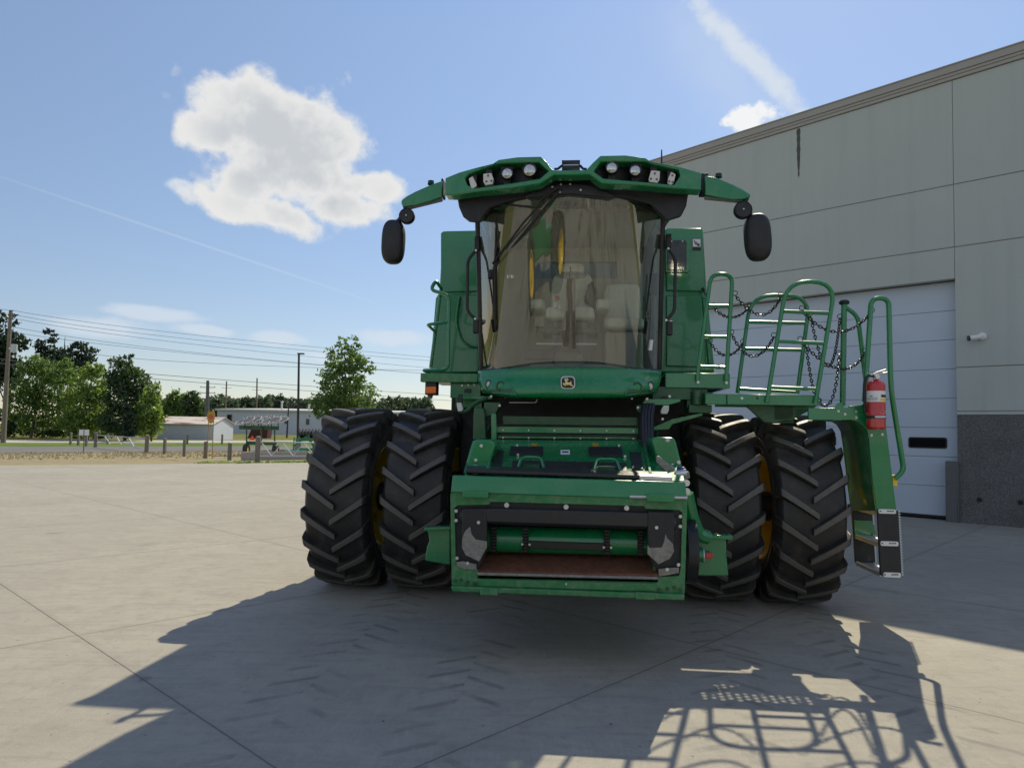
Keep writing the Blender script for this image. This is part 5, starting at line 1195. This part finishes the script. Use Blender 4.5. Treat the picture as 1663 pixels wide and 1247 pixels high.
bu = [(30, 690, 26, 18), (80, 698, 30, 12), (120, 700, 30, 10), (165, 700, 30, 11), (0, 690, 20, 24)]
tree('undergrowth', 80, 713, 90, 680, bu, 'leaf_dark', 3600, .26, 'dark undergrowth along the foot of the tree group', 8, cat='undergrowth', trunk=False)['kind'] = 'stuff'
tree('round_tree', 290, 703, 190, 632, [(290, 652, 16, 18), (284, 668, 18, 14)], 'leaf_mid', 2200, .5, 'rounded tree behind the rusty-roofed shed, nearer to the tall leafy trees', 9, group='trees behind the shed')
tree('round_tree', 314, 703, 185, 636, [(313, 654, 15, 17), (316, 672, 15, 12)], 'leaf_dark', 2000, .5, 'darker rounded tree behind the shed, beside the grey steel pole', 10, group='trees behind the shed')
tree('maple_tree', 562, 712, 62, 543, [(566, 560, 20, 16), (560, 585, 32, 24), (578, 600, 30, 24), (553, 618, 38, 26), (570, 642, 42, 28), (545, 658, 38, 24), (526, 660, 20, 24), (572, 672, 38, 20), (594, 590, 14, 18), (520, 640, 14, 16)], 'leaf_mid', 6800, .18, 'airy young maple standing just left of the harvester, in front of the long pale warehouse', 11, per=8, clump=.11, limbs=16, tr=.009)
tree('spruce_tree', 455, 690, 300, 630, [(455, 640, 4, 8), (455, 652, 8, 9), (455, 664, 11, 10)], 'needle', 1200, .55, 'single dark spruce standing out above the far treeline', 12, limbs=0)
# far treeline: one wood that reads as a mass
rr = random.Random(21); E_ = []
px = 235.0
while px < 700:
    Y = rr.uniform(330, 380); h = rr.uniform(20, 29) if px < 420 else rr.uniform(19, 28)
    top = 668 - h + (px - 250) * .004; c = atY(px, (top + 690) / 2, Y); rx = rr.uniform(9, 17)
    E_.append((c, (rx * Y / FPX, rx * Y / FPX, (690 - top) / 2 * Y / FPX))); px += rr.uniform(6, 13)
crw = crown('far_treeline', 'leaf_far_hazed', E_, 42000, 1.1, None, 22, .10, 9)
tag(crw, 'distant wood along the horizon behind the long pale warehouse', 'wood', kind='stuff')

# ------------------------------------------------------------------ sheds far behind
def pbox(o, x0, x1, ytop, ybot, Y, depth, dy=0):
    a, b = atY(x0, ybot, Y), atY(x1, ytop, Y); o.span((a.x, Y, -.02), (b.x, Y + depth, b.z))
Yw = 205; wx0, wx1 = atY(352, 690, Yw), atY(800, 690, Yw); zt_ = atY(500, 669, Yw).z
wh = empty('warehouse', (0, Yw, 0)); tag(wh, 'long low pale blue-grey warehouse with a flat roof and flue pipes behind the fence posts', 'building')
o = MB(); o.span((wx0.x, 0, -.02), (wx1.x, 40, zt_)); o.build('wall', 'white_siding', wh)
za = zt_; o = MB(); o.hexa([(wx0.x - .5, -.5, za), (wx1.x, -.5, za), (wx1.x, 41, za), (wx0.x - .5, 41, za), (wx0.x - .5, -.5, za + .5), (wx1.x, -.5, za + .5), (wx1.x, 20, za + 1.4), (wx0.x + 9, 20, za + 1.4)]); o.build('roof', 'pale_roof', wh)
for (x0, x1, y0, y1) in ((368.5, 377, 673, 684), (497, 502.5, 680, 689.5), (462, 466, 681, 688)):
    a, b = atY(x0, y1, Yw), atY(x1, y0, Yw); f_ = MB(); f_.span((a.x, -.15, a.z), (b.x, .05, b.z)); wi = f_.build('window', 'galv_dark', wh)
    MB().span((a.x + .2, -.18, a.z + .2), (b.x - .2, -.151, b.z - .2)).build('pane', 'dark_glass', wi)
for (x, y) in ((458, 653), (502, 658)):
    p = atY(x, y, Yw + 8); o = MB(); o.cyl((p.x, 8, za), (p.x, 8, p.z), .28, None, 10); o.cyl((p.x, 8, p.z), (p.x, 8, p.z + .35), .5, .3, 10); o.build('flue_pipe', 'galv', wh)
Ys = 96; a, b = atY(256, 690, Ys), atY(346, 690, Ys); ze, zr_ = atY(300, 688, Ys).z, atY(300, 676.5, Ys).z
sh_ = empty('storage_shed', (0, Ys, 0)); tag(sh_, 'low grey shed with a rust-streaked metal roof beside the trees', 'shed')
o = MB(); o.span((a.x, 0, -.02), (b.x, 7, ze)); o.add([(a.x, 0, ze), (a.x, 7, ze), (a.x, 3.5, zr_ - .05)], [(0, 1, 2)]); o.add([(b.x, 0, ze), (b.x, 7, ze), (b.x, 3.5, zr_ - .05)], [(0, 1, 2)]); o.build('wall', 'white_siding', sh_)
o = MB(); o.hexa([(a.x - .2, -.3, ze - .06), (b.x + .2, -.3, ze - .06), (b.x + .2, 3.5, zr_), (a.x - .2, 3.5, zr_), (a.x - .2, -.3, ze + .0), (b.x + .2, -.3, ze + .0), (b.x + .2, 3.5, zr_ + .06), (a.x - .2, 3.5, zr_ + .06)])
o.hexa([(a.x - .2, 3.51, zr_), (b.x + .2, 3.51, zr_), (b.x + .2, 7.3, ze - .06), (a.x - .2, 7.3, ze - .06), (a.x - .2, 3.51, zr_ + .06), (b.x + .2, 3.51, zr_ + .06), (b.x + .2, 7.3, ze), (a.x - .2, 7.3, ze)]); o.build('roof', 'rust_roof', sh_)
p = atY(445, 700, 120); rc = empty('red_container', (p.x - 2, 120, -.02)); tag(rc, 'dark red skip behind the hay rake', 'skip')
a, b = atY(402, 703, 120), atY(434, 692.5, 120); o = MB(); hh = b.z; o.hexa([(a.x - rc.location.x, 0, 0), (b.x - rc.location.x, 0, 0), (b.x - rc.location.x, 2.2, 0), (a.x - rc.location.x, 2.2, 0), (a.x - rc.location.x + .8, 0, hh), (b.x - rc.location.x + .2, 0, hh), (b.x - rc.location.x + .2, 2.2, hh), (a.x - rc.location.x + .8, 2.2, hh)])
M['dark_red'] = simple('dark_red_paint', (.07, .010, .013), .6); o.build('bin', 'dark_red', rc); o = MB(); o.span((a.x - rc.location.x + .7, -.05, hh), (b.x - rc.location.x + .3, 2.25, hh + .08)); o.build('rim', 'dark_red', rc)

# ------------------------------------------------------------------ poles and wires
def upole(name, px, ybase, ytop, Y, r, m, label, group=None, arms=()):
    b = atY(px[0], ybase, Y); t = atY(px[1], ytop, Y); b.z = -.03
    e = empty(name, b); tag(e, label, 'utility pole', group); o = MB(); o.tube([(0, 0, 0), t - b], [r * 1.15, r * .75], 10); o.build('pole', m, e)
    for (yy, w_) in arms:
        p = atY(px[1], yy, Y) - b; o = MB(); o.span(p - Vector((w_, .08, .06)), p + Vector((w_, .08, .06))); a_ = o.build('crossarm', m, e)
        for s_ in (-.9, 0, .9): o = MB(); o.cyl(p + Vector((s_ * w_, -.05, .06)), p + Vector((s_ * w_, -.05, .28)), .05, .035, 8); o.build('insulator', 'galv_dark', a_)
    return e
pole = upole('utility_pole', (5, 17.5), 718, 504, 64, .19, 'pole_wood', 'leaning weathered wooden utility pole at the left edge')
o = MB(); p = atY(23, 566, 63.6) - pole.location; o.lathe([(-.35, 0), (-.35, .26), (.35, .26), (.38, .2), (.38, 0)], 16, 'z', p); o.span(p + Vector((-.45, -.05, -.1)), p + Vector((0, .05, .1))); o.build('transformer', 'galv', pole)
for yy in (505, 512, 518, 531):
    o = MB(); p = atY(17.5 - (yy - 504) * .06, yy, 63.8) - pole.location; o.cyl(p, p + Vector((.28, 0, .05)), .05, .04, 8); o.build('insulator', 'galv_dark', pole)
upole('steel_pole', (336.5, 337.5), 700, 618, 150, .42, 'galv_dark', 'grey steel pole rising beside the yellow round sign', arms=((629, 1.6), (638, 1.6)))
upole('distant_pole', (366, 368), 690, 619, 290, .35, 'pole_wood', 'thin distant pole between the steel pole and the lamp post, left of two', 'distant poles', ((630, 2),))
upole('distant_pole', (416.5, 417.5), 690, 614, 290, .35, 'pole_wood', 'thin distant pole between the steel pole and the lamp post, right of two', 'distant poles', ((633, 2),))
upole('short_pole', (466, 469), 704, 653, 130, .14, 'pole_dark', 'slim dark pole in front of the long warehouse, left of the black lamp post')
lp = atY(483.5, 728, 58); lp.z = -.02; le = empty('lamp_post', lp); tag(le, 'black square car-park lamp post with a small flat head, left of the maple', 'lamp post')
tp_ = atY(485.5, 575, 58) - lp; o = MB(); o.tube([(0, 0, 0), tp_], [.115, .095], 4); o.build('pole', 'pole_dark', le); o = MB(); o.lathe([(0, .25), (.5, .25), (.5, 0)], 16, 'z'); o.build('base', 'concrete_block', le)
o = MB(); o.span(tp_ + Vector((-.1, -.15, -.02)), tp_ + Vector((.42, .15, .08))); o.build('lamp_head', 'pole_dark', le)
def wire(pts, Ys_, label, r=.018, sag=.0):
    P = [atY(x, y, Y) for (x, y), Y in zip(pts, Ys_)]
    a, m_, b = P if len(P) == 3 else (P[0], (P[0] + P[1]) / 2 - Vector((0, 0, sag)), P[1])
    c = m_ * 2 - (a + b) / 2; o = MB(); o.tube([a * (1 - t) ** 2 + c * 2 * t * (1 - t) + b * t * t for t in [k / 24 for k in range(25)]], r, 5)
    return tag(o.build('power_line', 'wire', None, fix=False), label, 'wire', 'power lines over the road')
YA, YM, YB = 64, 79, 96
for i, (a, m_, b) in enumerate(((503.5, 546.5, 579), (510, 554, 584.5), (516, 562, 597), (530, 575, 606))):
    wire([(17, a), (340, m_), (760, b + 6)], (YA, YM, YB), ['topmost power line from the top of the wooden pole', 'second power line from the top of the wooden pole', 'third power line down the wooden pole', 'fourth power line down, below the others at the wooden pole'][i])
wire([(17, 539), (340, 577), (760, 612)], (YA, YM, YB), 'lowest power line leaving the wooden utility pole')
wire([(-60, 497), (-20, 500), (17, 504)], (58, 61, 64), 'short power line running off the left edge from the top of the wooden pole')
wire([(-60, 574), (340, 615), (800, 647)], (70, 120, 190), 'lower power line crossing behind the grey steel pole', .04)
wire([(-60, 580), (340, 622.5), (800, 655)], (70, 120, 190), 'lowest power line behind the grey steel pole, near the treetops', .04)
wire([(120, 568), (340, 590), (760, 603)], (90, 100, 120), 'power line at mid height passing behind the maple', .025)

# ------------------------------------------------------------------ posts, gates, signs
def post(px, y0, y1, w_=.08, label='', group='timber posts along the verge'):
    b = ground(px, y1); h = atY(px, y0, b.y).z; s_ = w_
    o = MB(); o.hexa([(-s_, -s_, -.1), (s_, -s_, -.1), (s_, s_, -.1), (-s_, s_, -.1), (-s_ * .95, -s_ * .95, h), (s_ * .95, -s_ * .95, h - .02), (s_ * .95, s_ * .95, h - .03), (-s_ * .95, s_ * .95, h)])
    q = o.build('timber_post', 'wood_post', None, bevel=.012); q.location = (b.x, b.y, 0); q.rotation_euler = (0, 0, px * .37); return tag(q, label, 'post', group)
for (px_, y0, y1, lb_) in ((114.5, 702, 722, 'first timber post left of the white sign'), (127, 703, 723, 'timber post between the first post and the white sign'), (140, 703, 724.5, 'timber post just right of the white sign'), (174.5, 704, 721, 'timber post behind the left pipe gate'),
                           (267, 711.5, 737, 'timber post just right of the left pipe gate'), (298.5, 714, 741, 'timber post midway between the pipe gate and the yellow sign'), (333, 716.5, 744, 'timber post under the yellow round sign'), (372.5, 718.5, 747, 'timber post between the yellow sign and the grey beam'),
                           (304, 705, 721, 'far timber post across the road in front of the shed'), (360.5, 705, 721, 'far timber post across the road right of the shed')):
    post(px_, y0, y1, .08, lb_)
def pipe_gate(name, pl, pr, tops, base, label, hinge):
    """post at each end given as picture columns; a tapered truss of pipe between"""
    A = ground(pl, base[0]); B = ground(pr, base[1]); e = empty(name, A); tag(e, label, 'gate'); d = B - A
    hA = atY(pl, tops[0], A.y).z; hB = atY(pr, tops[1], B.y).z; up_ = Vector((0, 0, 1))
    def pt(t, z): return d * t + up_ * z
    o = MB(); o.tube([pt(.0, hA * .82), pt(1, hB * .82)], .035, 8)
    lo_ = [pt(0, hA * (.82 if hinge else .22)), pt(.45, hA * .48 if hinge else hA * .2), pt(1, hB * .15)]
    if hinge: o.tube([pt(0, .30), pt(.47, .62), pt(1, .12)], .03, 8); zs = [(.1, .38), (.2, .8), (.32, .45), (.45, .8), (.55, .5), (.68, .8), (.8, .3), (.92, .8)]
    else: o.tube([pt(0, hA * .25), pt(1, hB * .25)], .03, 8); zs = [(.04, .8), (.17, .25), (.30, .8), (.44, .25), (.57, .8), (.72, .25), (.86, .8), (.98, .25)]
    o.build('gate_frame', 'galv', e)
    for (t0, z0), (t1, z1) in zip(zs, zs[1:]):
        za = z0 * hA if z0 > .6 else (z0 * hA * .7 if hinge else z0 * hA); zb = z1 * hA if z1 > .6 else (z1 * hA * .7 if hinge else z1 * hA)
        if za > zb or not hinge: o = MB(); o.tube([pt(t0, za), pt(t1, zb)], .028, 8); o.build('brace', 'white' if za > zb else 'galv', e)
    for (t, h_) in ((0, hA), (1, hB)):
        o = MB(); o.cyl(pt(t, -.1), pt(t, h_), .13, None, 14); o.cyl(pt(t, h_), pt(t, h_ + .05), .135, .05, 14); o.build('gate_post', 'wood_post', e)
    return e
pipe_gate('pipe_gate', 155, 238, (702.5, 707), (726, 735), 'galvanised pipe gate across the road between two posts, below the tree group', True)
gt = pipe_gate('pipe_gate', 418, 545, (709.5, 713), (751, 750), 'galvanised pipe gate with white braces at the concrete edge, in front of the farm machines', False)
b = ground(135.5, 735); sg = empty('small_sign', (b.x, b.y, 0)); tag(sg, 'small white double sign on a thin post left of the pipe gate', 'sign')
h = atY(135.5, 698, b.y).z; o = MB(); o.cyl((0, 0, -.1), (0, 0, h), .03, None, 8); o.build('post', 'galv_dark', sg)
o = MB(); 
for s_ in (-1, 1): o.span((s_ * .17 - .14, -.05, h - .34), (s_ * .17 + .14, -.035, h + .02))
o.build('sign_board', 'white', sg)
b = ground(334, 745); ys_ = empty('yellow_sign', (b.x, b.y + .5, 0)); tag(ys_, 'yellow pointed sign with a red disc on two thin yellow poles', 'sign')
h0, h1 = atY(334, 687, b.y).z, atY(334, 664.5, b.y).z
o = MB()
for s_ in (-.14, .14): o.tube([(s_, 0, -.1), (s_, 0, h0 + .2)], .025, 8)
o.build('post', 'signyellow', ys_)
hm = (h0 + h1) / 2; hh = (h1 - h0) / 2
o = MB(); o.prism([Vector((.22 * math.sin(a) , -.05, hm + hh * math.cos(a) * (1.0 if abs(math.cos(a)) < .9 else 1.05))) for a in [2 * math.pi * k / 20 for k in range(20)]], (0, .03, 0)); o.build('sign_board', 'signyellow', ys_)
o = MB(); o.cyl((0, -.056, hm - .02), (0, -.052, hm - .02), .13, None, 20); o.build('red_disc', 'red', ys_); o = MB(); o.prism([(0, -.06, h1 + .12), (-.09, -.06, h1 - .1), (.09, -.06, h1 - .1)], (0, .02, 0)); o.build('arrow', 'rubber_black', ys_)
A, B = ground(391, 747.5), ground(500, 745.5); zt2 = atY(440, 734.5, A.y).z
o = MB(); o.hexa([(A.x, A.y, -.05), (B.x, B.y, -.05), (B.x, B.y + .35, -.05), (A.x, A.y + .35, -.05), (A.x, A.y, zt2), (B.x, B.y, zt2), (B.x, B.y + .35, zt2 - .02), (A.x, A.y + .35, zt2)])
tag(o.build('barrier_beam', 'concrete_block', None, bevel=.02), 'long grey weathered beam lying at the concrete edge under the right pipe gate', 'barrier')
# ------------------------------------------------------------------ farm machines by the gate
Yk = 46.0
def K(x, y, dy=0): return atY(x, y, Yk + dy)
kb = K(423, 735); hk = empty('hay_rake', (kb.x, Yk, 0)); tag(hk, 'green hay rake with big wire wheels and an orange triangle, behind the gate', 'hay rake')
def KL(x, y, dy=0): q = K(x, y, dy) - hk.location; return q
for x in (400, 447.5):
    c = KL(x, 731); o = MB(); o.lathe([(-.12, .16), (-.15, .22), (-.14, .32), (-.08, .36), (.08, .36), (.14, .32), (.15, .22), (.12, .16)], 24, 'x', (c.x, 0, .36)); wl = o.build('wheel', 'tyre', hk)
    o = MB(); o.lathe([(-.10, .0), (-.10, .16), (.10, .16), (.10, 0)], 16, 'x', (c.x, 0, .36)); o.build('rim', 'yellow', wl)
o = MB()
for x in (400.5, 446): o.tube([KL(x, 730), KL(x, 694)], .05, 8)
o.span(KL(399, 722, 0), KL(449, 717, 0) + Vector((0, .1, 0))); o.span(KL(388, 697, .2), KL(453, 692, .2) + Vector((0, .1, 0))); o.tube([KL(424, 720), KL(424, 690)], .06, 8); o.build('frame', 'dark_green', hk, bevel=.01)
o = MB(); t_ = [KL(409.5, 706.5, -.1), KL(404.5, 715, -.1), KL(414.5, 715, -.1)]; o.prism(t_, (0, .02, 0)); M['smv'] = simple('slow_vehicle_orange', (.85, .10, .02), .5); o.build('warning_triangle', 'smv', hk)
for i, (x, y) in enumerate(((398, 683), (409, 681.5), (420, 682), (431, 681), (441, 682.5), (452, 681.5), (412, 684.5), (436, 684))):
    c = KL(x, y, .25 * (i % 4)); o = MB(); rx = .62; mx = Matrix.Rotation(R(-14 + 5 * (i % 3)), 3, 'Y') @ Matrix.Rotation(R(20), 3, 'X')
    ring = lambda q: [c + mx @ Vector((q * math.cos(a), q * math.sin(a), 0)) for a in [2 * math.pi * k / 28 for k in range(28)]]
    o.tube(ring(rx), .026, 5, closed=True); o.cur = 1; o.tube(ring(rx * .8), .016, 5, closed=True)
    for k in range(28):
        o.cur = k % 2; a = 2 * math.pi * k / 28; o.tube([c + mx @ Vector((rx * .25 * math.cos(a), rx * .25 * math.sin(a), 0)), c + mx @ Vector((rx * 1.14 * math.cos(a + .2), rx * 1.14 * math.sin(a + .2), .06))], .010, 4)
    o.tube([c, c - Vector((0, 0, .5))], .03, 6); o.build('rake_wheel', ['white', 'pole_dark'], hk, fix=False)
pl = K(502, 738); im = empty('tillage_implement', (pl.x, Yk - 1, 0)); tag(im, 'low green tillage implement with a mint green roller bar, half hidden behind the harvester tyre', 'farm implement')
def KI(x, y, dy=-1): return atY(x, y, Yk + dy) - im.location
o = MB()
for a_, b_ in (((478, 724), (497, 709)), ((497, 709), (512, 728)), ((500, 706), (508, 722)), ((480, 716), (520, 714)), ((485, 735), (488, 712)), ((505, 740), (512, 712)), ((514, 742), (520, 708)), ((476, 735), (478, 710))): o.tube([KI(*a_), KI(*b_)], .05, 6)
o.span(KI(480, 716), KI(530, 712) + Vector((0, .8, 0))); o.span(KI(484, 733), KI(525, 728) + Vector((0, .5, 0))); o.build('frame', 'green', im)
M['mint'] = simple('mint_paint', (.10, .42, .24), .5); o = MB(); o.tube([KI(463, 733), KI(498, 732.5)], .10, 10); o.build('roller_bar', 'mint', im)
o = MB(); rr = random.Random(4)
for k in range(16): c = KI(487 + 2.6 * k, 702 + (k % 2) * 4, -.5); o.lathe([(-.02, .0), (-.02, .24), (.02, .24), (.02, 0)], 14, 'x', c)
o.build('disc_gang', 'rubber_black', im); o = MB(); o.span(KI(486, 712, -.4), KI(530, 707, -.4) + Vector((0, .1, 0))); o.build('disc_beam', 'dark_green', im)
o = MB(); o.ell(KI(517, 719, -1.2), (.22, .2, .28), 14, 10, None, .6); o.build('tank', 'white', im)

# machine standing behind the photographer: it shows as two yellow wheels in the windscreen's reflection
pt_ = empty('parked_tractor', (-3.7, -4.9, 0), R(-41)); tag(pt_, 'green tractor with yellow wheels that shows only as a reflection in the harvester windscreen', 'tractor')
for x in (-2.3, 2.3):
    w_ = copy_tree(W0, pt_); w_.location = (x, .3, 1.0); w_.rotation_euler = (0, 0, R(90 if x < 0 else 52))
o = MB(); o.span((-3.2, -.9, 1.0), (1.2, -.1, 1.9)); o.span((1.0, -.9, .9), (3.0, -.1, 1.6)); o.build('hood', 'green', pt_, bevel=.08)
o = MB(); o.span((-1.6, -1.1, 1.9), (.3, .0, 2.9)); o.build('cabin', 'dark_glass', pt_, bevel=.08); o = MB(); o.span((-1.8, -1.2, 2.9), (.5, .1, 3.05)); o.build('cabin_roof', 'green', pt_, bevel=.06)
